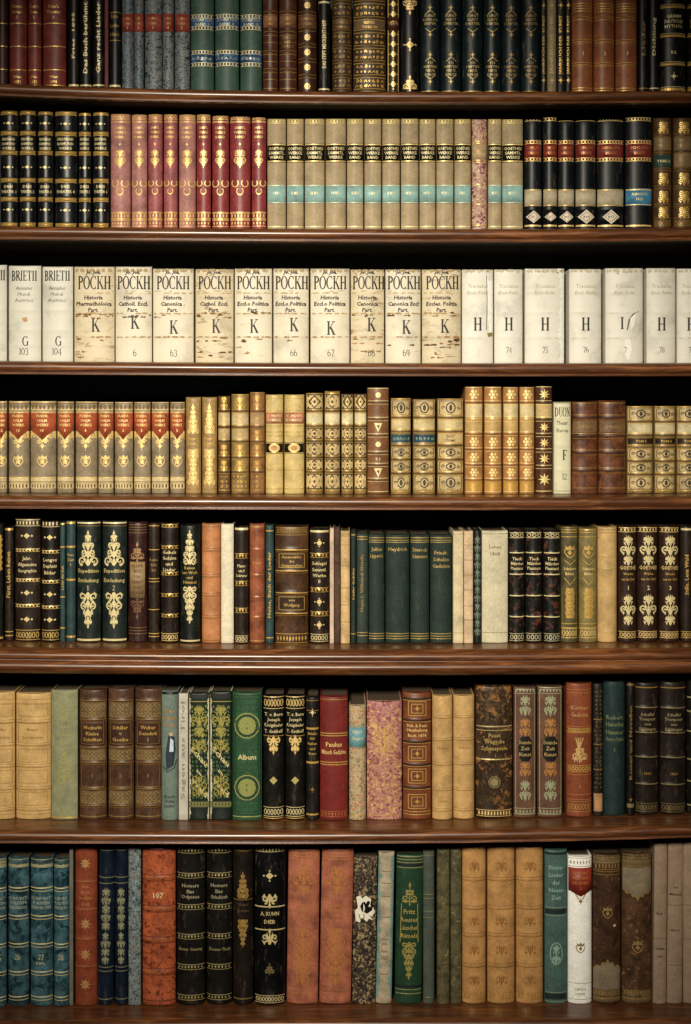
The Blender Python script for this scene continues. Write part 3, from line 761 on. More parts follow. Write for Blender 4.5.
def s_e2(teal):
    def f(d):
        ys = [118, 134.5, 151, 157 if not teal else 156, 169, 186, 203, 215, 226]
        for y in (135, 151, 169, 187, 205, 219): d.band(y, h=1); d.dbl(y, 2.6, .6, GDIM)
        d.label(137, 149.5, leather('#7d6440', .3)); d.lines(['COURS', 'DES ARTS'], 140.5, 4.6, 3, GDIM, .7); d.end()
        if teal: d.label(155, 167, leather('#2c5148', .4)); d.text('TOME II', 161, 3, GPALE, .7); d.end()
        else: d.label(153, 167, leather('#8a6c42', .3)); d.text('TOME', 160, 3, GDIM, .6); d.end()
        for y in (127, 178, 196, 212): d.scrolls(y - 6, y + 6, d.hw * .75, GOLD, 3, .9, 2); d.disc(0, y, 2, GBR)
        d.lace(220.5, 225.5, GDIM, None, 2)
    return f
BG = leather('#5c3c1a', .4, .45)
book(R2, 653.5, 672, 117, BG, s_e2(True), 'brown gold-tooled book with small dark teal label at right of second shelf')
book(R2, 673.3, 693, 117, BG, s_e2(False), 'brown gold-tooled book without teal label at right edge of second shelf')

# ---- row 3: vellum folios
VW = [vellum('#d2cfc0', .12), vellum('#d6d3c6', .05)]; VK = vellum('#d8cfb8', .42, '#a08458'); VK2 = vellum('#d0c2a2', .66, '#7a5a36'); VH = vellum('#dcd8ca', .16, '#b8a888')
HAND = plain('#2a2016')
def v_bands(d, ys, m=None):
    for y in ys: d.band(y, h=.75, r=2.2)
def s_g3(n):
    def f(d):
        v_bands(d, (286, 310, 330, 345)); d.roman('BRIETII', 275.5, 10, INK, .92, cond=.62)
        d.lines(['Annales', 'Mundi', 'Austriaci'], 288, 6, 4, plain('#5a4d38'), .72, 0, .15)
        d.roman('G', 341, 9.5, INK, .5, 1.5); d.roman(n, 350.5, 8, INK, .6, 0)
        if n == '103': d.polys(plain('#b88a54'), [[(-2, 318), (3, 317), (4, 321), (0, 322)]])
    return f
book(R3, -20, 7, 264.5, VW[0], lambda d: (v_bands(d, (286, 310, 330)), d.roman('BRIETII', 275, 10, INK, .92, cond=.62), d.roman('102', 350, 8, INK, .6, 3)), 'white vellum book cut by the left edge of the third shelf', rnd=.15, depth=.2, pg=pages('#a8946a'))
V3 = dict(rnd=.16, depth=.21, pg=pages('#a8946a'), jag=.8)
book(R3, 8.2, 41, 265, VW[0], s_g3('103'), 'white vellum book marked G and numbered 103', **V3)
book(R3, 42.2, 73, 266, VW[0], s_g3('104'), 'white vellum book marked G and numbered 104', **V3)
def s_k3(n, dx=0, ky=325, l1='Historia', l2='Eccles. Politica', l3='Part.', dmg=0):
    def f(d):
        v_bands(d, (292, 313, 336)); TA = plain('#b09468', .9); d.crease(270.5, plain('#a8946e', .9), 3, 5, 1); d.crease(293, TA, .5, 1.8, .8); d.crease(313.5, TA, .6, 2.4, .85); d.crease(337, plain('#a07c4e', .9), .6, 2.2, .85); d.crease(291, plain('#6e5434', .9), .3, .7, .4)
        d.text('Jo. Joa.', 272.5, 4, INK, .55, .05, 0, .2)
        d.roman('POCKH', 282.5, 13, INK, .97, dx * .3, .62)
        d.lines([l1, l2, l3], 297.5, 6.2, 4.4, plain('#33271a'), .88, .035, .1)
        d.roman('K', ky, 13.5, INK, .6, dx)
        if n: d.roman(n, 352, 8, plain('#4e3d26'), .6, dx)
        R = d.R
        bt = plain('#6b4626', .9); br = plain('#4a2c16', .9)
        for _ in range(dmg): d.crease(R.choice((R.uniform(338, 358), R.uniform(312, 318))), R.choice((plain('#a8865a', .9), plain('#8e6a40', .9), plain('#5e4022', .9))), .4, 2.6, .28)
        for _ in range(dmg // 6):
            x, y = R.uniform(-d.hw * .8, d.hw * .8), R.choice((R.uniform(345, 358), R.uniform(338, 342), R.uniform(313, 316)))
            a, b = R.uniform(1.5, 5), R.uniform(.6, 1.8); k = 9
            d.add(R.choice((bt, br, plain('#8a6238', .9))), [(x + a * cos(2 * pi * i / k) * R.uniform(.6, 1.2), y + b * sin(2 * pi * i / k) * R.uniform(.6, 1.3)) for i in range(k)])
    return f
KB = [(74, 114.5, 266, VK2, '', 2, 325, 'Pharmacholoica', 14, 'its number worn away, first of the row'),
      (115.2, 151.8, 266, VK, '6', 2, 322, 'Catholi. Eccl.', 3, 'with only a faint figure 6 below'),
      (152.6, 193.5, 268, VK, '63', 1, 327, 'Canonica .', 2, 'numbered 63 below'),
      (195.2, 233.5, 268.5, VK2, '', 2, 326, 'Cathol. Eccl.', 14, 'with torn brown foot right of number 63'),
      (234.6, 272, 268, VK, '', 1, 326, 'Eccl.o Politica', 7, 'with worn smudged foot left of number 66'),
      (273.3, 308.8, 268, VK, '66', 3, 324.5, 'Eccl.o Politica', 1, 'numbered 66 below'),
      (310.3, 349.6, 268, VK, '67', 1, 328, 'Eccl.o Politica', 1, 'numbered 67 below'),
      (350.6, 384.3, 269, VK2, '68', 4, 324.5, 'Canonica', 5, 'numbered 68 below, darkened head'),
      (385.4, 420.8, 269, VK, '69', 3, 327, 'Canonica Eccl', 3, 'numbered 69 below'),
      (422, 461, 269, VK2, '', 3, 326, 'Eccles. Politia', 20, 'with blackened torn foot, last of the row')]
for i, (a, b, yt, m, n, dx, ky, l2, dm, t) in enumerate(KB):
    book(R3, a, b, yt, m, s_k3(n, dx, ky, 'Historia', l2, 'Part.', dm), 'cream vellum book marked K, ' + t, 'cream vellum volumes marked K on the third shelf', **dict(V3, push=[0, .001, .003, 0, .001, 0, .001, .002, 0, .001][i], jag=1.4))
def s_h3(n, dmg=0, dx=0):
    def f(d):
        v_bands(d, (292, 312, 337)); d.crease(271, plain('#bfb69c', .9), 2, 5, 1); d.crease(293, plain('#cfc6ae', .9), .3, 1, .4); d.crease(313, plain('#cfc6ae', .9), .3, 1, .4); d.crease(338, plain('#c2b698', .9), .3, 1, .4)
        d.lines(['Tractatus', 'Eccl. Polit.'], 286, 6.5, 4, plain('#a39878'), .7, 0, .15)
        if dmg != 9: d.roman('H', 324, 13, INK, .5, dx, .8)
        else:
            d.roman('I', 323, 12, INK, .5, -3, .8); d.polys(plain('#6e6454'), stroke([(2, 330), (4, 320), (8, 314), (14, 311)], [1.2, 1.8, 1.2, .3]))
            d.polys(plain('#f2efe2', .8), [[(0, 340), (5, 338), (7, 350), (3, 360), (-1, 352)], [(5, 318), (12, 312), (9, 325), (6, 330)]])
        if n: d.roman(n, 349, 6.5, plain('#4e3d26'), .5, dx)
        wt = plain('#f4f1e6', .85); R = d.R
        if dmg == 1: 
            d.add(wt, [(d.hw * .45, 268), (d.hw * .95, 268), (d.hw * .98, 333), (d.hw * .72, 334), (d.hw * .6, 300)])
            d.add(plain('#8a7440'), [(d.hw * .6, 333), (d.hw * .95, 332), (d.hw * .95, 336), (d.hw * .66, 337)])
            d.polys(plain('#5e5340'), stroke([(d.hw * .55, 275), (d.hw * .6, 300), (d.hw * .55, 330)], .7))
        if dmg == 2:
            for y in range(268, 360, 5): d.add(wt, [(d.hw * R.uniform(.62, .85), y), (d.hw * .98, y), (d.hw * .98, y + 5), (d.hw * R.uniform(.62, .8), y + 5)])
        if dmg: 
            for _ in range(5):
                x, y = R.uniform(-d.hw * .9, d.hw * .9), 269 + R.random() * 4; d.add(plain('#b0a078'), [(x - 2, y), (x + 2, y - .5), (x + 1, y + 1.4)])
    return f
HB = [(462, 493.3, 269, '', 1, 0, 'with worn right edge, first of the row'), (494.3, 522.7, 269, '74', 0, 0, 'numbered 74 below'),
      (525, 564.6, 268, '75', 2, 0, 'numbered 75 with ragged right edge'), (569, 601.5, 268.5, '76', 0, 0, 'numbered 76 below'),
      (605.5, 643.6, 267.5, '7', 9, 0, 'with torn letter and figure 7'), (646.5, 675.5, 267.5, '78', 0, 0, 'numbered 78 below'),
      (677, 704, 268, '79', 0, 0, 'numbered 79, cut by the right edge')]
for i, (a, b, yt, n, dm, dx, t) in enumerate(HB):
    book(R3, a, b, yt, VH, s_h3(n, dm), ('white vellum book marked H, ' + t) , 'white vellum volumes marked H on the third shelf', **dict(V3, push=[0, .001, .002, .001, .003, 0, .002][i]))

# ---- row 4
GY4 = leather('#877659', .35, .5); OG4 = leather('#a5481e', .4, .5); CR4 = leather('#c9b27a', .35, .5)
def s_a4(d, i):
    hw = d.hw
    d.fill(401.5, 411.5, CR4); d.lace(403.5, 410.5, plain('#6e5426'), max(3, int(d.w / 4)), 1); d.rule(402, .7, GBR)
    d.label(412, 431, OG4, .985, point=8); d.rule(412.7, .8, GBR)
    d.lines([['FRIEDR.', 'HALM', 'WERKE']][0], 416, 4.5, 2.8, GBR, .66); d.text(str(12 - i), 430.5, 3, GBR, .3); d.end()
    d.polys(GBR, stroke([(-hw * .95, 429), (-hw * .6, 432), (-hw * .3, 438), (0, 441.5), (hw * .3, 438), (hw * .6, 432), (hw * .95, 429)], [1.8, 1.2, 1.6, 2, 1.6, 1.2, 1.8]))
    for sg in (-1, 1): d.spiral(sg * hw * .62, 435.5, 2.8, 0, sg * 1.2, GBR, 1.2); d.spiral(sg * hw * .26, 441.5, 2.4, 0, -sg * 1.2, GBR, 1.1); d.add(GBR, [(sg * hw * .97, 424), (sg * hw * .97, 440), (sg * hw * .7, 432)])
    d.dia(446, 2, GBR, 1.5)
    d.crest(461, 11, GBR); d.polys(GBR, stroke([(-2, 458), (2, 464)], .8) + stroke([(2, 458), (-2, 464)], .8) + stroke([(-2.5, 461), (2.5, 461)], .8))
    d.fill(478, 489.5, CR4); d.rule(477.5, .8, GBR); d.rule(481.5, .6, plain('#6e5426')); d.lace(483, 489, plain('#5e481e'), max(4, int(d.w / 3)), 1)
al = [(-3, 7.5), (8.3, 29.3), (30.2, 56.3), (57.4, 74.2), (75.2, 97.3), (98.4, 113.7), (114.6, 133.2), (134.1, 150.8), (151.7, 169), (170.2, 185)]
run(R4, al, [401, 401, 401, 401.5, 401.5, 402, 402, 402, 402, 402], GY4, s_a4, 'taupe book with orange gilt shield-shaped top', 'taupe volumes with orange tops on the fourth shelf', rnd=.26)
TN4 = leather('#9a7a42', .35, .45)
def s_b4(d, i):
    d.box(401, 489, .86, .7, GDIM)
    d.scrolls(405, 433, d.hw * .8, GBR, 1, 1); d.rules([435, 447], .5, GDIM); d.lines(['Meyers', 'Lieder'], 439, 4.4, 2.8, GOLD, .66); d.scrolls(449, 484, d.hw * .82, GBR, 2, 1)
run(R4, [(185.8, 201.2), (202.2, 217.2)], 397, TN4, s_b4, 'ochre cloth book with tall gold scrollwork on fourth shelf', 'ochre pair on the fourth shelf', rnd=.25)
PT4 = leather('#8a6c34', .5, .42); BRN4 = leather('#6b4a22', .45, .42)
def panels(ys, cont, m=GOLD, dm=None, lm='#c8b480', seams=True):
    """ys band positions; contents one per panel: dia dio ros fill blank oval tri dot star lab:#hex:TEXT pale"""
    dm = dm or plain('#3a2a12')
    def f(d, i=0):
        for y in ys[1:-1]: d.band(y, h=1.15); d.rule(y - 1.7, .5, m); d.rule(y + 1.7, .5, m); d.rule(y, .7, dm, .99) if seams else 0
        for a, b, c in zip(ys, ys[1:], cont):
            yc = (a + b) / 2; r = min((b - a) / 2 - 3, d.hw * .72)
            if c.startswith('lab'):
                q = c.split(':'); d.label(a + 1.9, b - 1.9, leather(q[1], .3)); tx = q[2].split('/') if len(q) > 2 else []
                tm = dm if len(q) > 3 else m; d.fillorn(a + 3.4, b - 3.4, foil('#8aa79a', .1, .5, .5), 1.1, .6) if q[1] in ('#28505a', '#284c5c') else None
                d.lines(tx, yc - (len(tx) - 1) * 2.1, 4.2, 2.8, tm, .7); d.rule(a + 2.6, .4, m); d.rule(b - 2.6, .4, m); d.end()
            elif c == 'dia': d.box(a + 2.8, b - 2.8, .84, .5, m); d.dia(yc, r * .6, m)
            elif c == 'dio':
                d.fill(a + 2, b - 2, CR4B, .92); rw = d.hw * .66; rh = (b - a) / 2 - 3.2; d.polys(dm, stroke([(-rw, yc), (0, yc - rh), (rw, yc), (0, yc + rh), (-rw, yc)], 1.7)); d.polys(GOLD, stroke([(-rw * .62, yc), (0, yc - rh * .62), (rw * .62, yc), (0, yc + rh * .62), (-rw * .62, yc)], .9)); d.dia(yc, min(1.6, rw * .3), dm, 1.2, 0, False); d.rule(a + 2.4, .8, dm, .9); d.rule(b - 2.4, .8, dm, .9)
                for sx in (-1, 1):
                    for sy in (-1, 1): d.disc(sx * d.hw * .72, yc + sy * ((b - a) / 2 - 3.6), .9, dm, n=6)
            elif c == 'ros': d.ros(yc, r, m)
            elif c == 'star': d.star(yc, r * 1.05, m)
            elif c == 'fill': d.fillorn(a + 2, b - 2, m, 1, .7)
            elif c == 'scr': d.scrolls(a + 2.2, b - 2.2, d.hw * .82, m, 3, .9, 2)
            elif c == 'oval':
                d.fill(a + 2.2, b - 2.2, CR4B, .94); d.box(a + 3, b - 3, .84, .6, dm)
                d.ring(0, yc, min(4.4, d.hw * .36), dm, 1.3, r * .75); d.disc(0, yc, 1.6, dm, r * .5)
                for sg in (-1, 1): d.spiral(sg * d.hw * .6, yc, 1.9, 0, sg, dm, .7)
            elif c == 'tri': d.add(m, [(-4.2, yc - 4.2), (4.2, yc - 4.2), (0, yc + 5)]); d.add(dm, [(-1.6, yc - 2), (1.6, yc - 2), (0, yc + 1.4)])
            elif c == 'dot': d.disc(0, yc, 2.8, m)
            elif c == 'num': d.text('II 2', yc, 3, m, .5)
            elif c == 'lat':
                st = 3.2; h = b - a - 4; n = int(d.w / st) + 1
                for k in range(-n, n + 1):
                    for sg in (-1, 1):
                        x0 = k * st; P = [(x0 + sg * t, a + 2 + t) for t in [h * q / 4 for q in range(5)]]; P = [p for p in P if abs(p[0]) < d.hw * .94]
                        if len(P) > 1: d.polys(m, stroke(P, .55))
        d.rule(ys[0] + .8, .7, m); d.rule(ys[-1] - .8, .7, m)
    return f
CR4B = leather('#bfa468', .35, .45)
p14 = panels([394, 411, 427, 441.5, 457.5, 472, 491], ['scr', 'lab:#bfa878:GESCH/DER', 'lab:#b49a68:TOM I', 'scr', 'scr', 'fill'], GOLD)
run(R4, [(218.2, 230.3)], 396, BRN4, lambda d, i: p14(d), 'brown gold-tooled book between ochre pair and two-label book', 'assorted books on the fourth shelf')
ALL[-1]['label'] = 'narrow brown gold-tooled book standing right of the ochre pair'
book(R4, 231.2, 249, 394, PT4, p14, 'light brown tooled book with two cream labels, left of label-top book')
book(R4, 249.8, 264.8, 392, leather('#86592c', .4, .45), panels([392, 411, 427, 441.5, 457.5, 472, 491], ['scr', 'lab:#ab8a58:VERS', 'scr', 'scr', 'scr', 'fill'], foil('#b98f4c')), 'brown tooled book touching the cream books with black oval badges')
CRM = leather('#c4a960', .3, .5, '#a88844', .68)
def s_d4(d, i):
    d.rules([396, 398.5, 411, 426, 432, 436, 470, 489], .5, foil('#a88a3c'))
    d.label(412.5, 423.5, leather('#b06a48', .4), .96); d.lines(['V. HORN', 'ROMANE'], 415.6, 4.4, 3, GPALE, .8); d.end()
    d.label(442.5, 453.5, BLK, .97, 'oval_badge'); d.disc(0, 448, min(6, d.hw * .65), GBR, 4.6, 16); d.disc(0, 448, 3.2, leather('#b9824a', .3), 2.8, 12); d.rule(443.3, .5, GBR); d.rule(452.8, .5, GBR); d.end()
run(R4, [(265.7, 283.2), (284.2, 304.3)], 394.5, CRM, s_d4, 'cream book with pink-red label and black oval badge', 'cream pair with black badges on the fourth shelf', rnd=.26)
p18 = panels([392.5, 411, 426, 441, 457.5, 472, 491], ['dio', 'lab:#cfc090:', 'dio', 'dio', 'dio', 'dio'], GOLD, plain('#2a1c0c'))
run(R4, [(305.8, 323.3), (324.5, 340.2), (341.4, 353.4), (354.3, 366.6)], [393, 391, 394, 394], PT4, lambda d, i: p18(d), 'gilt book with dark diamond panels and cream label', 'diamond-panelled volumes on the fourth shelf')
book(R4, 367.2, 389, 387.5, leather('#7d5028', .35, .45), panels([387.5, 402.5, 419, 435.5, 453, 465, 480, 492.5], ['dot', 'blank', 'tri', 'dot', 'num', 'tri', 'blank'], GPALE), 'tallest mid-brown book of fourth shelf with gold triangles and dots')
pg = lambda l1, l2: panels([398, 417.5, 431.5, 445.5, 459.5, 473.5, 492], ['oval', 'lab:#c4ae74:' + l1 + ':d', 'lab:' + l2, 'oval', 'oval', 'oval'], GOLD, plain('#33240f'))
book(R4, 390.8, 411, 398, PT4, pg('', '#28505a:'), 'ribbed gilt book with teal label, beside the tallest brown book')
book(R4, 413, 435.3, 399, PT4, pg('', '#284c5c:'), 'ribbed gilt book with teal label, further right of the two')
book(R4, 437.3, 463.6, 398.5, PT4, pg('', '#c0a468:DICT/TOME:d'), 'wide ribbed gilt book with two cream labels left of tall tan set')
TN5 = leather('#ad7636', .35, .42)
h26 = panels([386.5, 402.5, 419, 434, 449.5, 465, 480, 492.5], ['ros', 'lab:#cdb67c:', 'lab:#b8944e:', 'ros', 'ros', 'ros', 'blank'], foil('#ecd28a', .2, .4, .3), plain('#4a2a10'))
def s_h26(d, i):
    h26(d); d.rule(419, 1, GBR); d.fill(481, 491, foil('#c99c50', .25)); d.lace(420.5, 432, GBR, None, 2)
run(R4, [(465, 483), (484.3, 501.8), (503.2, 518.5), (519.6, 534.6)], [386.5, 386.5, 387, 387], TN5, s_h26, 'tall tan book with gold rosettes and cream label', 'tall tan volumes on the fourth shelf')
book(R4, 535.4, 552.4, 386, leather('#5e3414', .4, .42), panels([386, 402.5, 419.5, 435, 450.5, 467, 492], ['star', 'lab:#bfa062:', 'star', 'star', 'star', 'star'], foil('#f0d68c', .2, .4, .2)), 'dark brown book with bright gold stars at right end of tan set')
book(R4, 553.4, 570.6, 402, vellum('#cfc9a8', .35), lambda d: (v_bands(d, (418, 445, 470)), d.roman('DUON', 412, 9, INK, .92, cond=.6), d.lines(['Theatr.', 'Europ'], 423, 8, 4, plain('#4a3e28'), .7), d.roman('F', 455, 10, INK, .5, 2), d.roman('12', 476, 7, INK, .5, 2), d.rules([403, 491], .6, plain('#8a7a50'))), 'small grey-white vellum book marked F on the fourth shelf', **dict(V3, depth=.14))
BR5 = leather('#6e3c1c', .75, .4, '#3a1e0e', .6)
def s_w32(d, i):
    for y in (417.5, 436, 452.5, 470.5): d.band(y, h=1.5, r=2); d.rule(y, 1.2, plain('#2a170b')); d.rule(y - 2.5, .5, GDIM); d.rule(y + 2.5, .5, GDIM)
    d.label(421, 433, leather('#75562f', .4), .94); d.text('LUTHERS', 427, 3, GDIM, .6); d.end(); d.rules([403, 488], .6, GDIM)
run(R4, [(571.8, 598), (598.4, 626)], [401.5, 400.5], BR5, s_w32, 'worn thick brown ribbed leather book on fourth shelf', 'worn brown pair on the fourth shelf', jag=2.0, rnd=.28)
p34 = panels([406, 421.5, 435.5, 447, 461, 474.5, 491.5], ['oval', 'lab:#c8b888:', 'lab:#33261a:TOM II', 'oval', 'oval', 'oval'], GOLD, plain('#2c2010'))
run(R4, [(627.3, 653.3), (654.6, 675.6), (677, 700)], [406, 406, 406], PT4, lambda d, i: p34(d), 'gilt ribbed book with cream and dark labels at right end', 'gilt volumes at the right end of the fourth shelf')

# ---- row 5
DKB = leather('#33241a', .5, .42); BK5 = leather('#1b1d19', .6, .42)
book(R5, -6, 3.8, 524, BK5, lambda d: (d.scrolls(535, 570, 4, GOLD, 0, .9), d.rule(638, 2)), 'dark gilt book cut by the left edge of the fifth shelf')
book(R5, 5, 13.6, 527.5, DKB, lambda d: (d.vtext('Fürst, Leben Reisen', 552, 598, 4, GOLD), d.rule(529.5, 2), d.rules([632, 636], 1)), 'narrow dark brown book with upright title at left of fifth shelf')
def s_53(t, o=0, n=3):
    def f(d):
        for y in (550.5 + o, 580.5 + o, 606 + o): d.band(y); d.lace(y - 1.3, y + 1.3, GBR, None, 1)
        d.lace(520 + o * .6, 526 + o * .6, GPALE, None, 1); d.lace(630.5, 640, foil('#d8b868'), None, 2)
        for y in (536 + o, 593 + o, 619.5 + o * .3): d.dia(y, 3.2, GPALE, .8, 0, False); d.dia(y, 1.7, GBR, 1.8, 0, False); d.dia(y, 1.2, GPALE, 1, -5, False); d.dia(y, 1.2, GPALE, 1, 5, False)
        d.lines(t, 559 + o, 6.2, 3.8, GPALE, .74)
    return f
book(R5, 14.8, 40.2, 518, DKB, s_53(['Jahr.', 'Allgemeine', 'Geographie']), 'wide dark brown book with gold diamonds and gilt foot, fifth shelf')
book(R5, 41.3, 59.8, 521, leather('#241a14', .5, .42), s_53(['Longos', 'Daphnis', 'Bilder'], 1.5), 'darker narrow companion with gold diamonds, left of thin teal books')
TL5 = leather('#2c4a4a', .35, .55)
book(R5, 60.6, 66, 522, TL5, lambda d: (d.vtext('Lieder der Zeit', 566, 590, 2.4, GOLD), d.rules([524, 547, 597, 628], 1.4)), 'thinnest teal cloth booklet on the fifth shelf', rnd=.3)
book(R5, 66.4, 75.8, 521, TL5, lambda d: (d.rules([523, 547, 580, 637], 2), d.lines(['Neue', 'Zeit', 'I'], 555, 5, 3, GOLD, .7)), 'narrow teal cloth book beside the thinnest teal booklet', rnd=.3)
GR5 = leather('#1f2e28', .5, .45)
def s_57(n):
    def f(d):
        d.rule(523, 1.4, GPALE); d.rule(640, 2, GPALE); d.rules([526], .5, GDIM)
        d.scrolls(533, 565, d.hw * .9, GPALE, 1, 1.25); d.lines(['Expedition', 'Entdeckung'], 571.5, 9.5, 4.2, foil('#d8c480'), .84); d.roman(n, 587.5, 6, GPALE, .4)
        d.scrolls(593, 626, d.hw * .9, GPALE, -1, 1.25)
    return f
book(R5, 76.7, 101, 521, GR5, s_57('1'), 'dark green book with gold scroll triangles and numeral 1')
book(R5, 102.2, 127, 521, GR5, s_57('2'), 'dark green book with gold scroll triangles and numeral 2')
book(R5, 128, 147.4, 522, leather('#3c1d1a', .5, .4), lambda d: (d.rules([525, 527.5, 530, 533, 628, 631, 634], .7, foil('#8a6a48')), d.fleuron(542, 562, 7.5, foil('#b58a5c')), d.label(562, 598, leather('#8f7448', .35), .78, 'title_panel'), d.lines(['BILDER', 'AUS', 'DER', 'HEIMAT', 'UND', 'FREMDE'], 566, 5.4, 3, plain('#4a2a14'), .6), d.end(), d.fleuron(598, 620, 7.5, foil('#7d5a3c'), .9, False)), 'maroon-brown book with tan title panel on fifth shelf')
book(R5, 148.3, 159.6, 523, DKB, lambda d: (d.rules([526, 550, 579, 582, 610, 634, 637], .9), d.lines(['Reise', 'Bild', 'Bd'], 560, 5.2, 3, GDIM, .8)), 'plain dark brown book right of the maroon-brown one')
book(R5, 160.5, 178.8, 523, leather('#2c2118', .5, .42), lambda d: ([d.lace(y - 1.4, y + 1.4, GOLD, None, 1) for y in (526, 547.5, 574, 595.5, 616)], d.lace(634, 641, GBR, None, 2), d.lines(['Geibels', 'Gedichte', 'und', 'Lieder'], 552.5, 5.8, 3.8, GPALE, .75), d.band(547.5, 574, 595.5, 616)), 'dark brown book with four-line gold title and five gold bands')
book(R5, 179.8, 200.4, 525, leather('#18211c', .6, .42, '#4a4a3a', .68), lambda d: (d.rule(641, 1.6, GPALE), d.scrolls(532, 564, d.hw * .8, GPALE, 1, 1.2), d.lines(['Reisen', 'um Welt', 'und', 'Himmel'], 568, 4.8, 3.2, GOLD, .78), d.scrolls(587, 622, d.hw * .8, GPALE, -1, 1.2)), 'scuffed black-green book with pointed gold scrolls beside orange calf book')
CAF = leather('#b8753e', .3, .45)
book(R5, 201.6, 220.6, 524, CAF, lambda d: ([(d.band(y), d.rule(y - 1.4, .6, plain('#7d4a20')), d.rule(y + 1.4, .6, GDIM)) for y in (550, 576, 595, 617)], d.rules([527, 641], .8, plain('#8a5a2c')), d.text('Homer', 560, 3, foil('#d09a60'), .6)), 'plain orange-tan calf book left of white spine on fifth shelf')
book(R5, 221.2, 234, 524, leather('#d8ccae', .15, .75), None, 'blank white paper-covered book on fifth shelf', rnd=.2)
def s_515(d):
    for y in (556, 583.5, 610.5): d.lace(y - 2.2, y + 2.2, GOLD, None, 1); d.band(y)
    d.rule(529, 2.2, GPALE); d.lace(636, 642, GPALE, None, 2); d.lines(['Plato', 'und', 'Sokrates'], 566, 4.8, 3.2, GPALE, .8)
book(R5, 234.8, 248.6, 527.5, leather('#2e211a', .6, .42), s_515, 'dark brown book with gold bands between white and red-orange spines')
RO5 = leather('#8e4a28', .5, .42)
book(R5, 249.6, 264.8, 524, RO5, lambda d: ([(d.band(y), d.dbl(y, 3, .5, foil('#b87848'))) for y in (550, 576, 598, 618)], d.rules([527, 641], .7), d.lines(['Briefe'], 563, 4, 3, foil('#d09a60'), .6)), 'red-orange calf book on fifth shelf', None)
book(R5, 265.6, 274, 525, TL5, lambda d: (d.rules([531, 638], 1), d.vtext('Heine, Buch der Lieder', 552, 618, 3.4, GOLD)), 'narrow teal book with long upright gold title beside widest brown book', rnd=.3)
def s_518(d):
    d.lace(528, 533, GDIM, None, 2); d.rules([535], .7, GDIM); d.lace(634, 643, GOLD, None, 0)
    for y in (550, 571, 593, 613.5): d.band(y, h=1.5, r=2); d.rule(y, 1, GOLD); d.rule(y + 2.2, .5, GDIM)
    d.label(552.5, 569, leather('#4a3018', .35), .84); d.box(554, 567.5, .76, .5); d.lines(['Auserwählte', 'des', 'Gesammelten'], 557, 4.2, 3, GOLD, .7); d.end()
    d.label(595.5, 611.5, leather('#42290f', .35), .84); d.box(597, 610, .76, .5); d.lines(['von', 'Wolfgang'], 600.5, 5, 3.2, GOLD, .66); d.end()
book(R5, 275, 308.6, 526, leather('#553519', .7, .4, '#2a180c', .62), s_518, 'widest brown ribbed book of the fifth shelf with two panels')
book(R5, 309.8, 329, 529, DKB, lambda d: ([(d.lace(y - 2, y + 2, GOLD, None, 1), d.band(y)) for y in (555.5, 590, 614)], d.rule(531.5, 2, GPALE), d.lace(634.5, 641.5, GPALE, None, 2), [(d.dia(y, 3, GPALE, .8), d.ros(y, 2.6, GBR)) for y in (543, 602, 625)], d.lines(['Schlegel', 'Sammtl.', 'Werke', 'II'], 564, 5.8, 3.6, GPALE, .75)), 'dark brown book with gold rosettes right of the widest brown book')
book(R5, 329.8, 334, 528, leather('#c4a68c', .3, .8), None, 'thin pinkish paper booklet beside thin brown booklet, fifth shelf', rnd=.1)
book(R5, 334.3, 340, 527, leather('#5a3c28', .5, .7), None, 'thin ragged brown booklet between two pale ones', rnd=.1, jag=2)
book(R5, 340.6, 350, 531, leather('#c8a468', .35, .7), lambda d: ([(d.rule(y, .6, plain('#8a6a38'))) for y in (545, 566, 588, 605, 622)], d.rules([534, 536], .6, plain('#8a6a38'))), 'narrow straw-yellow book left of the green cloth row', rnd=.25)
GC = leather('#22382f', .25, .65); GC2 = leather('#36463c', .25, .65)
book(R5, 350.8, 356, 532, GC, lambda d: (d.vtext('Schiller Gedichte', 568, 600, 2, GOLD), d.rules([535, 634], .8)), 'thinnest dark green book at left of green cloth row', rnd=.3)
book(R5, 356.6, 368, 534, GC2, lambda d: (d.vtext('Heyse L. Wilbrandt Novelle', 555, 612, 3.2, GDIM), d.rules([537, 539.5, 633, 636], .7)), 'narrow grey-green book with upright title in green cloth row', rnd=.25)
GT = [['Julius', "Lippert's"], ['Heydrich', ''], ['Simrock', 'Schwestern'], ['Friedr.', 'Schulze', 'Gedichte']]
def s_gc(d, i):
    d.rules([538, 540.5, 542.5, 634, 636.5, 639], .8, foil('#b39a58')); d.lines(GT[i], 550 if i < 3 else 553, 6.6, 4, foil('#bfa35c'), .8)
run(R5, [(368.5, 384.6), (385.5, 409.6), (410.3, 429.2), (430, 452)], [534.5, 534.5, 535, 535], GC, s_gc, 'plain dark green cloth book with gold lines', 'dark green cloth volumes on the fifth shelf', rnd=.2)
book(R5, 452.8, 463.2, 531, leather('#cbb98e', .25, .7), lambda d: d.rules([534, 633], .5, plain('#8a7a50')), 'cream paper book right of the green cloth row', rnd=.15)
book(R5, 463.6, 472.8, 531, leather('#c9aa84', .3, .7), lambda d: d.rules([545, 560, 575, 590, 606, 620], .5, plain('#6e4a38')), 'pinkish cream book left of the narrow marbled dark one', rnd=.15)
book(R5, 473.5, 480.8, 530, leather('#16231f', .4), lambda d: (d.scrolls(535, 635, 3, foil('#6d7a68', .1), 0, .7, 12)), 'narrow black-green patterned book left of the wide white book', rnd=.3)
book(R5, 481.8, 508, 531, leather('#c6bb98', .16, .8), lambda d: (d.rules([534, 633], .6, plain('#8a7d58')), d.lines(['Lenau', '1868'], 547, 7, 4, plain('#75643c'), .5)), 'wide plain white cloth book on the fifth shelf', rnd=.12)
BS5 = leather('#191a16', .6, .4, '#5a3228', .58)
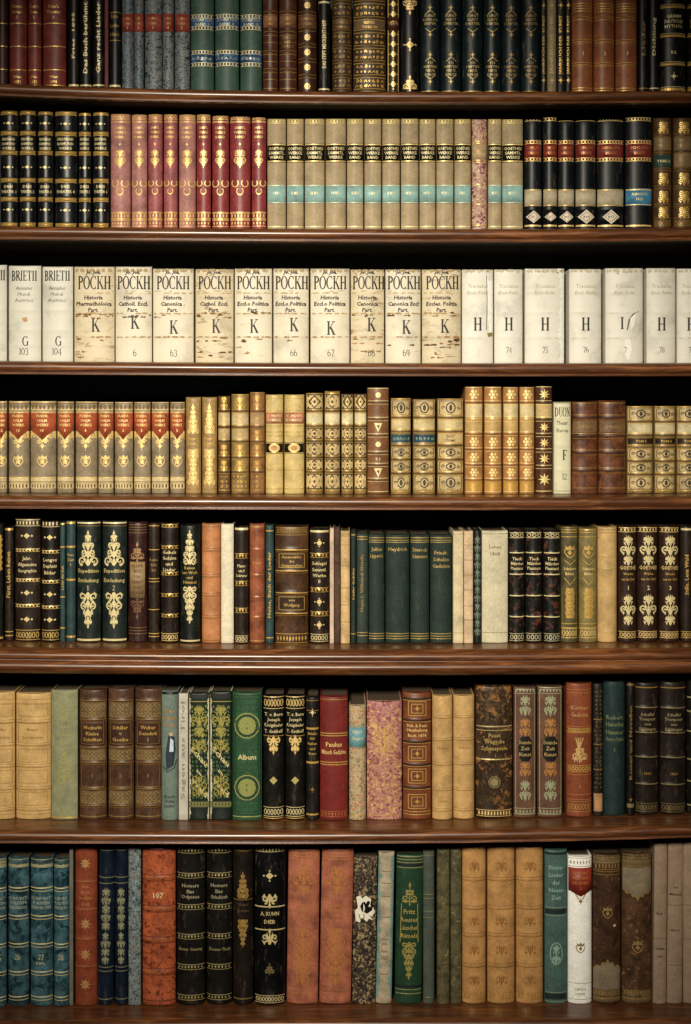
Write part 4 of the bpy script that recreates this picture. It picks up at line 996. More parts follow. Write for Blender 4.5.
def s_532(d, i):
    for y in (553, 574.5, 596, 617): d.rule(y, 1.1, GPALE); d.band(y, h=.8)
    d.lace(533, 538, GPALE, 3, 2); d.lace(634, 641, foil('#d2c9a0'), 4, 2); d.lines(['Tieck', 'Mährchen', 'Phantasus'], 559, 4.8, 3.4, GPALE, .8)
run(R5, [(509.2, 524.6), (525.6, 542.4), (543.4, 560.2)], 530.5, BS5, s_532, 'black scuffed book with thin silver-gold rules and three-line title', 'scuffed black volumes on the fifth shelf')
OL5 = leather('#5c5430', .4, .45)
def s_535(d, i):
    d.rules([530, 532.5, 537, 624, 628], .8, GOLD); d.box(527.5, 636, .86, .6, GDIM); d.crest(552, 12, GOLD); d.polys(GOLD, stroke([(-d.hw * .7, 560), (0, 565), (d.hw * .7, 560)], .8))
    d.lines(['Schubert', 'Bilder'], 569, 5, 3, GBR, .7); d.polys(GOLD, stroke([(-d.hw * .7, 578), (0, 585), (d.hw * .7, 578)], .8)); d.scrolls(588, 618, d.hw * .55, GOLD, 0, .9); d.lace(629, 638, GBR, None, 2)
run(R5, [(561, 578), (579.2, 597.2)], [527, 528], [OL5, leather('#7a6b38', .4, .45)], s_535, 'olive green book with ornate gold cartouche', 'olive green pair on the fifth shelf')
book(R5, 598, 617.4, 527, leather('#c09a58', .28, .55), lambda d: (d.rules([556, 566, 569, 632], .8, foil('#d8bc7c')), d.rules([530, 533], .5, plain('#8f6c34')), d.band(556, 569, 632, h=.5)), 'plain golden tan book left of three brown gilt volumes')
BG5 = leather('#3c2416', .4, .42)
def s_538(d, i):
    d.lace(528, 532, GBR, None, 1); d.scrolls(535, 564, d.hw * .82, GPALE, 3, 1.3, 3); d.text('GOETHES' if i else 'GOETHE', 568, 4, GBR, .86); d.lines(['Werke', 'aus der Zeit'], 574, 5.4, 2.6, GOLD, .7)
    d.text('123'[i], 588, 4.6, GPALE, .3); d.scrolls(594, 624, d.hw * .82, GPALE, 3, 1.3, 3); d.lace(632, 638, GBR, None, 2)
run(R5, [(618.3, 636.8), (637.8, 658.4), (659.3, 679.3)], [526, 525.5, 525.5], BG5, s_538, 'brown book with dense gold oval scrollwork and numeral', 'brown gilt numbered volumes on the fifth shelf')
book(R5, 680.6, 694, 526, DKB, lambda d: (d.vtext('Stille, Lena Wald', 555, 595, 3.6, GOLD, -1), d.rule(529.5, 2, GPALE), d.lace(632, 638, GOLD, 4, 2)), 'dark brown book with upright title at right edge of fifth shelf')

# ---- row 6
YL = leather('#c79f58', .25, .5); SM = plain('#8a6224')
def s_6y(d, i):
    for y in (722, 745, 766.5, 789, 810): d.band(y); d.dbl(y, 2.8, .5, SM); 
    d.rules([700, 705, 815], .4, SM); d.box(724, 743.5, .84, .4, SM); d.lines([['Schiller', 'Geschichte'], ['Mozart', 'Instrumenten']][i], 730, 8, 3, SM, .7)
    for y in (704, 750, 771, 793): d.box(y, y + 13, .84, .35, SM)
    if i: d.text('~~ ~~', 792, 2, SM, .5)
run(R6, [(-12, 14.6), (15.4, 50.6)], [692.5, 694], YL, s_6y, 'golden yellow calf book with thin ruled panels on sixth shelf', 'golden yellow pair on the sixth shelf', rnd=.2)
book(R6, 51.4, 78, 690.5, leather('#86855e', .25, .6), lambda d: (d.fleuron(706, 718, 6, foil('#a8a468')), d.polys(foil('#a8a468'), stroke([(-11, 720), (-5, 722), (0, 718), (5, 722), (11, 720)], .8)), d.lines(['Hebel', 'Alemann.', 'Lieder'], 727, 8, 3.6, foil('#b3ad70'), .6), d.scrolls(750, 782, d.hw * .76, foil('#b3ad70'), 1, 1), d.rule(818, 1.4, GOLD), d.rules([694], .5, foil('#a8a468'))), 'sage green cloth book with faint gold ornament on sixth shelf', rnd=.1)
BR6 = leather('#593a24', .55, .42)
def s_64(d, i):
    for y in (701, 720, 748, 763, 789.5, 806): d.band(y, h=1.3); d.rule(y, 1, foil('#8f6c3a')); d.rule(y + 2, .4, GDIM)
    for a, b in ((702.5, 718.5), (749.5, 761.5), (791, 805)):
        d.fill(a + .5, b - .5, leather('#6b5434', .3), .94)
        st = 4.2; h = b - a - 2; n = int(d.w / st) + 1
        for k in range(-n, n + 1):
            for sg in (-1, 1):
                P = [(k * st + sg * h * q / 4, a + 1 + h * q / 4) for q in range(5)]; P = [p for p in P if abs(p[0]) < d.hw * .9]
                if len(P) > 1: d.polys(foil('#a98a50'), stroke(P, .6))
    d.label(722, 746, leather('#4c2c18', .3), .86); d.box(723.5, 744.5, .8, .4, GDIM); d.lines([['Weckherlin', 'Kleine', 'Schriften'], ['Schiller', 'u', 'Goethe'], ['Weber', 'Demokrit', 'I']][i], 728, 6, 4, GOLD, .66); d.end()
    d.box(765, 787.5, .82, .4, GDIM); d.text('123'[i], 776, 4, GDIM, .3); d.rule(817, .8, GDIM)
run(R6, [(79, 106.7), (107.8, 133.8), (134.7, 162)], [690, 689, 689], BR6, s_64, 'brown ribbed book with gold lattice bands on sixth shelf', 'lattice-banded brown volumes on the sixth shelf')
def s_67(d):
    d.rule(693.5, 2.4, BLK); d.lines(['Des', 'Knaben', 'Wunder'], 711, 7, 5, foil('#b88a50'), .8, sh=0); 
    d.polys(plain('#1e2c38'), [[(-1, 735), (5, 737), (6, 750), (4, 766), (-3, 770), (-4, 755)]]); d.polys(plain('#c0d0d8'), [[(1, 738), (4, 741), (4, 752), (0, 752)]])
    d.polys(plain('#22323a'), stroke([(-7, 766), (-2, 772), (5, 768), (7, 760)], 1)); d.disc(1.5, 734.5, 2.1, plain('#b8977a'))
    d.lines(['Reich', 'Volks', 'Lieder'], 797, 4.6, 3.4, plain('#15120e'), .8)
book(R6, 161.6, 178.2, 691.5, leather('#66786c', .2, .6), s_67, 'grey-green book with small printed blue figure on its spine', rnd=.25)
book(R6, 178.9, 188.4, 694, leather('#b8b2a0', .15, .8), lambda d: d.vtext('Sagen aus Tirol', 702, 800, 4, plain('#7d7868')), 'thin whitish paper book with upright title on sixth shelf', rnd=.1, foot=-.0)
DG = leather('#16291c', .3, .45); WE = leather('#c0bc9c', .3, .8)
def s_69(d, i):
    for sg in (-1, 1):
        for y in range(695, 820, 5): w0, w1 = d.R.uniform(.06, .2), d.R.uniform(.06, .2); d.add(WE, [(sg * d.hw, y), (sg * d.hw * (1 - w0), y), (sg * d.hw * (1 - w1), y + 5), (sg * d.hw, y + 5)]) if sg < 0 or i == 0 else None
    d.fillorn(738, 800, foil('#4d6a3c', .1, .5, .5), 1, .7)
    GY = foil('#a79a4c', .25, .4, .3); d.rule(697, 4, plain('#0b120d')); d.rule(702, .8, GY)
    d.scrolls(705, 736, d.hw * .85, GY, 3, 1.3, 3); d.fillorn(705, 738, foil('#6f7a3e', .15, .5, .4), .9, .8)
    for k in range(5): d.dia(724 + k * 6, 2, GY, 1.4, d.R.uniform(-5, 5), False)
    P = text_mesh('Schau', .02); 
    for word, yc, hh in (('Schau', 757, 6), ('im', 773, 4), ('Wald', 788, 6)):
        vs, fs, w, h2 = text_mesh(word, .02); k = min(hh / .72, d.w * .95 / w); ca, sa = cos(.6), sin(.6)
        Q = [(v[0] * k * ca + v[1] * k * sa * .6, yc - (v[1] * k * ca) + v[0] * k * .9 - 0) for v in vs]
        for q in fs: d.add(GPALE, [Q[j] for j in q])
    d.scrolls(740, 752, d.hw * .8, GY, 0, .7, 2); d.scrolls(776, 796, d.hw * .8, GY, 0, .7, 3)
    d.fill(802, 808, foil('#7c7a42', .15, .5, .3)); d.lace(802.5, 807.5, plain('#202a18'), None, 0)
run(R6, [(189.3, 209.4), (210.3, 231.8)], [693.5, 692], DG, s_69, 'dark green slipcased book with diagonal gold title and white edges', 'dark green pictorial pair on the sixth shelf', rnd=.08, board=WE, lean=0)
def s_611(d):
    GO = foil('#b0a862', .2, .4, .3)
    d.box(696, 815, .9, 1.2, plain('#0f3420')); d.box(699, 812, .78, .7, plain('#0d2c1c'))
    for yc in (726, 788): d.ring(0, yc, d.hw * .84, GO, .9, 12.5); d.disc(0, yc, d.hw * .62, foil('#8f9450', .15, .5, .3), 9, 18); d.ring(0, yc, d.hw * .68, plain('#0d2c1c'), 1.1, 10)
    d.polys(plain('#0d2c1c'), stroke([(-d.hw * .6, 739), (0, 744), (d.hw * .6, 739)], 1) + stroke([(-d.hw * .6, 775), (0, 770), (d.hw * .6, 775)], 1))
    for yc in (726, 788): d.fillorn(yc - 5, yc + 5, plain('#4a5a2c'), .5, .5)
    d.fillorn(702, 714, plain('#0f3822'), 1, .7); d.fillorn(798, 810, plain('#0f3822'), 1, .7); d.fillorn(742, 753, plain('#0f3822'), .8, .7); d.fillorn(762, 772, plain('#0f3822'), .8, .7)
    d.text('Album', 757.5, 5.5, GPALE, .62, .02)
    d.rule(817, .8, GO)
book(R6, 232.4, 262, 693, leather('#2c5a36', .3, .5), s_611, 'bright green book with two pale round medallions on sixth shelf', rnd=.15)
BK6 = leather('#1a1814', .6, .42, '#3c3022', .66)
def s_612(n):
    def f(d):
        d.lace(697.5, 709, GBR, None, 2); d.lines(['T. v. Bern', 'Joseph', 'Königslieder', 'T. Gotthelf', n], 715, 5.6, 3.6, GPALE, .86)
        d.rules([736.5], .6); d.scrolls(738, 753, d.hw * .9, GBR, -1, 1.3, 2); d.dia(781, 4, foil('#d0bc78'), 1, 0, False); d.lace(808, 817, GPALE, None, 2); d.rule(819, 1, GOLD)
    return f
book(R6, 263, 284.3, 696, BK6, s_612('I'), 'black book with gold title and lone diamond, right of green medallion book')
book(R6, 285.3, 305.2, 696, BK6, s_612('II'), 'black book with gold title and lone diamond, second of its pair')
book(R6, 306, 319, 697, leather('#1c1a17', .6), lambda d: (d.rules([701, 711], .8, GDIM), d.dia(713, 2, GPALE), [d.rule(y, 2, GOLD) for y in (729, 763)], d.lines(['Briefe', 'aus', 'Italien', 'und', 'Rom'], 734, 5, 3, GOLD, .8), d.dia(790, 1.6, GDIM), d.rule(815, 1.6, GOLD)), 'narrow black book left of the crimson book on sixth shelf')
book(R6, 319.8, 348, 697, leather('#7e1d17', .25, .5), lambda d: (d.dbl(735, 2.4, .9, GOLD), d.dbl(764, 2.4, .9, GOLD), d.lines(['Paulus', 'Mänsch Gedichte'], 745, 7.5, 5, GBR, .86), d.lace(812, 817, foil('#b06838'), None, 1), d.rule(700, 1, GDIM)), 'crimson red cloth book with gold two-line title', rnd=.2)
book(R6, 349, 366, 706, marble(['#8a7a58', '#c8b68c', '#a89468', '#dccca4', '#b8705c'], 130), lambda d: (d.label(726.5, 748.5, leather('#5f97a0', .3), .97), d.lines(['Ernst', 'Sagen'], 732, 7, 3.6, GPALE, .7), d.rule(727.3, .6, GOLD), d.rule(747.6, .6, GOLD), d.end(), d.rules([712, 816], .7, GOLD)), 'cream patterned book with sky blue label on sixth shelf')
book(R6, 366.8, 402, 702, marble(['#8a4c4c', '#b0706a', '#c08c84', '#a05c62', '#d8b070'], 110), lambda d: (d.scrolls(727, 752, d.hw * .7, foil('#cfa458', .2, .45, .7), 0, .9), d.fillorn(755, 802, foil('#b98e54', .15, .5, .8), .9, .7), d.rules([724, 804, 808, 816], .6, foil('#cfa458'))), 'wide faded pink book with rubbed gold tooling on sixth shelf', rnd=.15)
def s_618(d):
    for y in (699, 720.5, 742, 765, 788): d.band(y, h=1.3, r=2); d.rule(y, 2, plain('#2c130a')); d.rule(y + 1.8, .7, GOLD)
    for y in (709, 754, 776.5, 802): d.box(y - 7, y + 7, .62, .9, foil('#c9a05a')); d.box(y - 4.5, y + 4.5, .4, .7, GOLD); d.dia(y, 2, GOLD)
    d.lines(['Heb. & Deut.', 'Haushaltung', 'Buch 1878'], 726, 5, 3.4, GBR, .72); d.rules([812, 815], .6, GOLD)
book(R6, 402.8, 431.4, 693, leather('#7a3e1c', .35, .42), s_618, 'orange-brown ribbed book with nested gold squares')
def s_619(d, i):
    for y in (717, 739.5, 764, 789.5, 810): d.band(y, h=.9); d.dbl(y, 2.6, .5, SM)
    for y in (728, 751, 775): d.disc(0, y, .001, SM)
    if i == 0: d.text('Helene', 748, 3.2, SM, .55); d.text('Leben', 801, 3, SM, .5)
    else: d.text('Gedichte', 748, 3, SM, .55)
run(R6, [(432.2, 452.6), (453.4, 474.6)], [696, 696], leather('#bb9250', .28, .5), s_619, 'plain golden tan ribbed book left of widest dark gilt book', 'golden tan pair on the sixth shelf')
def s_621(d):
    d.rules([727, 731, 760], 1.1, foil('#b8a468')); d.band(729, 761, h=.8); d.lines(['Faust', 'Tragödie', 'Schauspiele'], 736, 6.8, 4.4, foil('#c4a860'), .72)
    d.disc(0, 783, 4.2, foil('#a8966a')); d.ring(0, 783, 5.6, foil('#a8966a'), .8); d.fillorn(693, 722, foil('#6d5a34'), .8, .6)
    d.lace(797, 805, foil('#4f4228'), None, 2); d.lace(811, 817, GBR, None, 1)
book(R6, 476, 512.6, 687, leather('#44301c', .6, .42, '#8a6038', .57), s_621, 'widest dark brown book of sixth shelf with round gold seal', rnd=.22)
def s_622(d, i):
    m1 = foil('#9ba07c', .15, .5, .3); BKP = plain('#16140f', .4)
    d.box(690, 814, .86, .6, m1); d.lace(688, 694, m1, None, 0); d.lace(809, 815, m1, None, 0)
    for y in (705, 790): d.scrolls(y - 10, y + 10, d.hw * .66, m1, 3, 1.1, 2)
    d.scrolls(718, 736, d.hw * .5, foil('#c98e4c'), 0, .9, 2); d.scrolls(762, 776, d.hw * .5, foil('#c98e4c'), 0, .9, 2)
    d.add(BKP, [(-d.hw * .62, 742), (-d.hw * .3, 737), (d.hw * .3, 737), (d.hw * .62, 742), (d.hw * .62, 757), (d.hw * .3, 762), (-d.hw * .3, 762), (-d.hw * .62, 757)])
    for q, s_ in enumerate(['Deutsche', 'Zeit', 'Kunst']): d.text(s_, 743 + q * 6, 4, foil('#c9b070'), .55)
run(R6, [(513.8, 536), (537.6, 562.5)], [688, 687], leather('#6b4632', .3, .5), s_622, 'rosy brown book with black centre tablet and green-grey tracery', 'rosy brown pair on the sixth shelf', rnd=.16)
def s_624(d):
    d.rules([690, 693, 727, 732, 770, 775, 795, 800], .7, foil('#c07c48')); d.lines(['Körner', 'Gedichte'], 708, 7, 4.6, foil('#c99a60'), .7)
    d.lace(729, 733, GOLD, None, 2); m = foil('#e0b878')
    for a in (-.6, -.25, .1, .5): d.polys(m, stroke([(-7 * sin(a) - 2, 762), (6 * sin(a) * 1.2, 738)], 1))
    d.fleuron(741, 763, 8, m, 1.2); d.lace(766, 772, GOLD, None, 2); d.lace(802, 812, foil('#b88c4c'), None, 2); d.text('I', 787, 3.4, GOLD)
book(R6, 566.5, 592, 683.5, leather('#86401c', .3, .45), s_624, 'orange-red book with gold trophy of flags on sixth shelf')
book(R6, 593, 602.8, 684, leather('#2a2118', .6), lambda d: (d.fillorn(690, 790, foil('#6d5a3c'), .8, .6), d.rules([720, 745, 770], .8, GDIM), d.fill(794, 812, leather('#a5794c', .4), .9)), 'narrow speckled dark book left of the teal book on sixth shelf')
book(R6, 603.6, 625.4, 681.5, leather('#1d3838', .25, .55), lambda d: (d.lines(['Robert', 'Hamerling', 'Hammer', 'Amor u. Psyche'], 718, 7.4, 4.6, foil('#7e8a5c'), .8), d.text('I.', 750, 4, foil('#7e8a5c'), .3), d.rules([792, 794], .5, plain('#0e2424'))), 'dark teal cloth book with faded four-line title on sixth shelf')
DK6 = leather('#1c1713', .5, .42)
book(R6, 626.2, 634, 682, DK6, lambda d: (d.rule(685, 1.5, GDIM), d.rule(806, 4, foil('#8a7a52')), d.vtext('Roman und Novellen', 706, 780, 2.6, GDIM), d.dia(800, 1.2, GDIM)), 'narrow blackish book right of the dark teal cloth book')
def s_628(d, i):
    for y in (708, 733, 757.5, 784.5): d.rule(y, 1.2, foil('#8a7a52')); d.band(y)
    d.lines(['Scheffel', 'Trompeter', 'von', 'Säkkingen'], 715, 5, 3.4, foil('#a5946a'), .7); d.text('1860', 774, 3, GDIM, .5); d.lace(804, 812, foil('#7d6c44'), None, 2); d.rule(688, 1, GDIM)
run(R6, [(635.2, 659), (660.2, 685.8)], [683, 682], leather('#2a1f18', .5, .42), s_628, 'very dark brown book with four-line title near sixth shelf right end', 'very dark pair on the sixth shelf')
book(R6, 687, 704, 680, DK6, lambda d: (d.rules([698, 712, 732, 760, 782, 806], 1.4, foil('#a8a070'))), 'black book with gold rules cut by right edge of sixth shelf')

# ---- row 7
BT = leather('#38606a', .9, .4, '#16303a', .56)
def s_71(n):
    def f(d):
        for y in (890, 918, 946, 974, 979 + 20): d.dbl(y, 3.2, .9, GPALE); d.band(y, h=.9)
        d.fill(859, 868, foil('#a8a47c', .2, .45, .5), .97); d.rules([861, 864], .5, plain('#3c3a28'))
        d.lines(['KURFURST', 'FURSTEN', 'FRIEDRICHS'], 899, 4.6, 3.2, SILV, .86); d.roman(n, 957, 6.5, GPALE, .6); d.text('SUPPL.', 964, 2.6, GPALE, .6) if n == '27' else 0
    return f
for i, (a, b, n, t) in enumerate([(-8, 6.8, '25', 'cut by the left edge of the picture'), (7.8, 28.8, '26', 'numbered 26'), (30.2, 53, '27', 'numbered 27'), (54, 69, '28', 'numbered 28')]):
    book(R7, a, b, [858, 859.5, 859.5, 860][i], BT, s_71(n), 'worn blue-teal leather book, bottom shelf, ' + t, 'blue-teal numbered volumes on the bottom shelf')
book(R7, 69.8, 73.8, 850, leather('#6e6858', .3, .8), None, 'very thin grey booklet left of red-orange book, bottom shelf', rnd=.1)
def s_76(d):
    for y in (882, 910, 939.5, 967): d.rule(y, .8, foil('#c08050')); d.band(y)
    for y in (864, 924.5, 955, 985): d.star(y, 6, foil('#d8a870'), 8); d.ros(y, 4, foil('#c89860'))
    d.lines(['Das', 'Buch', 'Der Helden', 'Zeit'], 887, 5.8, 3.6, foil('#c88f58'), .6); d.rules([847.5], 1, GDIM)
book(R7, 74.8, 97.2, 846, leather('#8c3c1a', .35, .42), s_76, 'red-orange leather book with gold star stamps on bottom shelf')
NV = leather('#112338', .4, .42)
def s_77(d, i):
    d.rules([848.5, 851, 878, 884, 968, 972, 1000], .9, foil('#8a8a68')); d.scrolls(888, 930, d.hw * .55, foil('#9a9878', .2), 0, 1, 5); d.scrolls(932, 964, d.hw * .66, foil('#9a9878', .2), 3, .9, 4)
    d.vtext('Lieder' if i else 'Gedichte', 896, 926, 4, foil('#8c8a68'))
run(R7, [(97, 113.4), (114.6, 128.2)], [846, 846], NV, s_77, 'navy blue book with silver-gold floral spine on bottom shelf', 'navy pair on the bottom shelf', lean=[2, 0])
book(R7, 128.8, 141.4, 846, marble(['#2a4450', '#5e7880', '#9a9c90', '#7b6048', '#3a5a68', '#8aa0a4'], 150), lambda d: d.rules([850], .5, plain('#5e5a48')), 'thin book in blue-grey marbled paper between navy and orange books', rnd=.15)
def s_710(d):
    for y in (878, 909, 940, 972): d.band(y, h=1.7, r=2.2); d.rule(y - 3, .8, plain('#5a2008')); d.rule(y + 3, .8, plain('#5a2008')); d.rule(y, .5, GDIM)
    d.text('107', 895.5, 6, GPALE, .45, .02); d.rules([850, 1001], 1, plain('#5a2410'))
book(R7, 142.4, 175.6, 847.5, leather('#a34a1c', .45, .4, '#5a220e', .58, 1.5), s_710, 'mottled orange ribbed leather book numbered 107')
BK7 = leather('#1b1814', .6, .42, '#3a342a', .68)
def s_711(d, i):
    for y in (851, 876, 907.5, 937, 967.5, 998): d.lace(y - 2.4, y + 2.4, foil('#b5a46c'), None, 0); d.band(y)
    d.lines([['Homers', 'Ilias', 'Odyssee'], ['Homers', 'Ilias', 'Griechisch']][i], 886, 5.8, 4, foil('#b8ae88'), .66); d.text('Erster Gesang' if i == 0 else 'Zweiter Theil', 950, 3.4, foil('#a8986c'), .82)
run(R7, [(176.6, 205), (206.4, 232)], [846.5, 846.5], BK7, s_711, 'black book with six pale gold bands on bottom shelf', 'black banded pair on the bottom shelf')
book(R7, 232.8, 253.4, 846, leather('#241a12', .6, .42), lambda d: (d.scrolls(874, 898, 7, foil('#b08c4c'), 1, 1.2), d.rule(900, .6, GDIM), d.lines(['Uhland', 'Gedichte'], 905, 6, 3, foil('#6a543c'), .6), d.scrolls(920, 946, 6, foil('#b08c4c'), -1, 1.2), d.rules([851, 999], 1.2, foil('#8a7040'))), 'dark brown book with two gold scroll stamps on bottom shelf')
def s_714(d):
    m = foil('#d8c48c', .2); d.lace(848, 852, m, None, 1); d.dia(876, 4, m, .9); d.scrolls(895, 905, d.hw * .9, m, -1, 1.3, 1); d.rule(907, 1.2, m); d.rule(930, 1.2, m)
    d.text('A. KUHN', 914, 4.2, m, .6); d.text('DIEB', 922, 4.2, m, .45); d.scrolls(932, 944, d.hw * .9, m, 1, 1.3, 1); d.fleuron(963, 975, 5, foil('#8a7a50')); d.lace(996, 1003, m, None, 2)
book(R7, 254.4, 285.4, 846, leather('#0f1013', .5, .35), s_714, 'glossy black book with bold gold bands and centre title')
PO = leather('#a35a3c', .45, .5)
def s_715(d, i):
    m = foil('#bd7c42', .2, .5, .5); d.rules([854, 857, 860, 990, 994], .6, m); d.scrolls(866, 894, d.hw * .7, m, 3, .9, 3); d.lines(['KUNST', 'GESCHICHTE', 'DER', 'STADT'], 906, 5, 3, m, .7)
    d.scrolls(928, 984, d.hw * .75, m, 3, .9, 6)
    for y in (938, 956, 974): d.ring(0, y, 6, m, .7, 9)
run(R7, [(286.4, 318), (319, 351)], [849.5, 848.5], PO, s_715, 'coral red cloth book with faint gold tracery on bottom shelf', 'coral red pair on the bottom shelf', rnd=.16, lean=[2, 3])
def s_717(d):
    W = plain('#e8e0cc', .9)
    pts = [(-9, 898), (-5, 896), (-3, 899), (1, 896), (6, 900), (5, 905), (8, 908), (10, 913), (7, 917), (3, 915), (8, 921), (4, 919), (2, 922), (-3, 918), (-5, 923), (-9, 922), (-10, 912), (-7, 908)]
    cx, cy = -.5, 909
    for a, b in zip(pts, pts[1:] + pts[:1]): d.add(W, [(cx, cy), a, b])
    d.polys(BLK, [[(-3, 903), (3, 901), (8, 905), (7, 911), (2, 914), (-3, 912), (-5, 907)]])
    d.polys(BLK, stroke([(-6, 915), (-4, 921)], .8) + stroke([(-1, 914), (-1, 920)], .8))
book(R7, 352, 375.4, 858, marble(['#15100c', '#2a2018', '#4a3a2a', '#2e241a', '#6e5a3e', '#a08a62'], 120, .7), s_717, 'frayed speckled brown book with torn white patch', rnd=.15, jag=3, lean=2)
def s_718(d):
    for y in (872, 884, 897, 918, 940, 957, 975): d.rule(y, .7, plain('#6d5a3e'), .6)
    T7 = leather('#6a948c', .4, .7)
    for sg in (-1, 1):
        for y in range(856, 1000, 6): x = sg * d.hw; w = d.R.uniform(.25, .5); d.add(T7, [(x, y), (x * (1 - w), y + 1), (x * (1 - w * d.R.uniform(.6, 1.2)), y + 6), (x, y + 6)])
    d.lines(['Joh.', 'Peter', 'Hebel'], 945, 7, 3, plain('#57452e'), .4)
book(R7, 375.6, 391.6, 853, leather('#a8977a', .4, .8), s_718, 'worn beige book with ragged pale teal edges beside the green one', rnd=.2, jag=3, lean=3, board=leather('#4a7c78', .3, .7))
def s_719(d):
    m = foil('#a89a54', .25); d.rules([857, 860, 863, 868, 990, 994], .9, foil('#9a9a6a')); d.rule(865.6, 2.6, plain('#0a1410')); d.rule(987, 3, plain('#0a1410'))
    d.fleuron(882, 906, 8, m, 1, True); d.lines(['Fritz', 'Reuter', 'Läuschen', 'Rimels'], 912, 8, 5, foil('#c2a85c'), .66, .02)
    d.polys(m, stroke([(-8, 904), (-9, 943)], .8) + stroke([(8, 904), (9, 943)], .8)); d.scrolls(943, 978, 8.5, m, -1, 1.1)
book(R7, 394.6, 421.6, 855, leather('#20482e', .25, .5), s_719, 'deep green book with gold blackletter title on bottom shelf', rnd=.16, lean=2)
book(R7, 423, 434.4, 852, leather('#4c5548', .25, .7), lambda d: d.rules([856, 895, 899, 912, 918, 998], .8, foil('#8f8f68')), 'narrow grey-green cloth book right of the deep green book', rnd=.25)
OM = leather('#5c5433', .55, .6, '#8a7c4c', .62, 1.6)
run(R7, [(437, 449.6), (450.4, 461.6)], [850, 850], OM, lambda d, i: d.rules([853, 875, 905, 935, 965, 998], .35, plain('#3a3420')), 'narrow olive speckled book on bottom shelf', 'olive speckled pair on the bottom shelf', rnd=.22)
TC = leather('#b68340', .3, .48)
def s_723(d, i):
    for y in (880, 908.5, 936, 966.5): d.band(y, h=.7); d.dbl(y, 3.4, .5, plain('#6d4416')); d.rule(y, .4, foil('#c89a58'))
    for y in (866, 921, 950, 980): d.scrolls(y - 5, y + 5, d.hw * .5, plain('#8a5c26'), 3, .7, 1)
    d.rules([850, 852, 996, 999], .6, foil('#c89a58')); d.lace(994, 1000, foil('#b88a48'), None, 1)
run(R7, [(462.3, 486), (487.6, 515), (516.4, 543.4)], [846.5, 847, 848], TC, s_723, 'golden brown calf book with blind-stamped panels on bottom shelf', 'golden brown set on the bottom shelf')
def s_726(d):
    m = foil('#8fb0a0', .1, .5, .3); d.rule(854, 2.6, plain('#0e1f1c')); d.rule(912, 5, plain('#10201e')); d.rule(997, 6, plain('#10201e')); d.rules([908, 916, 993, 1002], .5, plain('#8c9a80'))
    d.lines(['Dichter', 'Lieder', 'der', 'Neuen', 'Zeit'], 868, 7.5, 4.4, m, .66); d.ring(0, 954, 6, m, .9, 11); d.scrolls(944, 964, 5, m, 3, .9, 2)
book(R7, 544.6, 566.8, 850.5, leather('#44645c', .25, .55), s_726, 'sea green cloth book with pale oval wreath, left of white book', rnd=.18)
def s_727(d):
    d.lace(859, 867, foil('#c0ae78'), None, 0); d.label(868.5, 892, leather('#93290f', .3), .97, 'title_label', 5); d.lines(['GUSTAV', 'FREYTAG', 'DIE AHNEN', '2'], 873.5, 5, 3, foil('#cf8a4c'), .66); d.end()
    d.polys(GOLD, stroke([(-11, 891), (-6, 893), (-3, 898), (0, 902), (3, 898), (6, 893), (11, 891)], 1.2)); d.dia(902, 1.8, GDIM)
    d.crest(948.5, 10, foil('#a88e4c')); d.rules([984, 1000], .5, plain('#9a8456')); d.lines(['LEIPZIG', 'HIRZEL'], 990, 4.6, 2.4, foil('#a89058'), .5)
book(R7, 568, 592, 857.5, leather('#fdf9ee', .12, .65, '#b09c70', .7), s_727, 'white book with red pointed label on bottom shelf', rnd=.22)
def s_728(gy):
    def f(d):
        m = foil('#a5854a')
        if gy == 0:
            d.fill(856, 864, leather('#6d5836', .3)); d.lace(863, 870, m, None, 1); d.rules([858, 872, 875], .6, m); d.crest(913, 11, foil('#b0925c')); d.disc(7, 926, 1.4, GPALE)
            G7 = leather('#7c6c54', .3, .6)
            d.polys(G7, [[(-d.hw * .97, 970.1), (-10.5, 966), (-7, 967), (-5, 963), (-2, 964), (0, 960), (2, 964), (5, 963), (7, 967), (10.5, 966), (d.hw * .97, 970.1)], ]); d.fill(970, 990, G7); d.polys(m, stroke([(-d.hw * .95, 970), (-10.5, 966), (-7, 967), (-5, 963), (-2, 964), (0, 960), (2, 964), (5, 963), (7, 967), (10.5, 966), (d.hw * .95, 970)], 1.2))
        else:
            G7 = leather('#83735a', .3, .6); d.fill(868, 890, G7); d.polys(G7, [[(-d.hw * .97, 889.9), (d.hw * .97, 889.9), (10.5, 894), (7, 893), (5, 897), (2, 896.5), (0, 901), (-2, 896.5), (-5, 897), (-7, 893), (-10.5, 894)]])
            d.fill(855, 867, leather('#6b5832', .3)); d.rules([858, 862, 867], .7, m); d.polys(m, stroke([(-d.hw * .95, 890), (-10.5, 894), (-7, 893), (-5, 897), (-2, 896.5), (0, 901), (2, 896.5), (5, 897), (7, 893), (10.5, 894), (d.hw * .95, 890)], 1.5)); d.crest(947, 12, foil('#b0925c')); d.lines(['MIT', 'BILDERN'], 876, 6, 3, G7 if False else foil('#94825e'), .5)
        d.fill(991, 1002, leather('#6a5630', .3)); d.lace(991, 995, m, None, 1); d.rules([999], 1, m); d.text('V III', 996.5, 3, BLK, .5) if gy else 0
    return f
BR7 = leather('#4e321c', .6, .45, '#70502f', .64)
book(R7, 592.8, 621, 855, BR7, s_728(0), 'dark brown book with small gold crest and grey foot')
book(R7, 622, 651.6, 854, leather('#5e3e24', .6, .45, '#8a6440', .6), s_728(1), 'mid brown book with grey shield top and low gold crest')
BE = leather('#967c62', .18, .7)
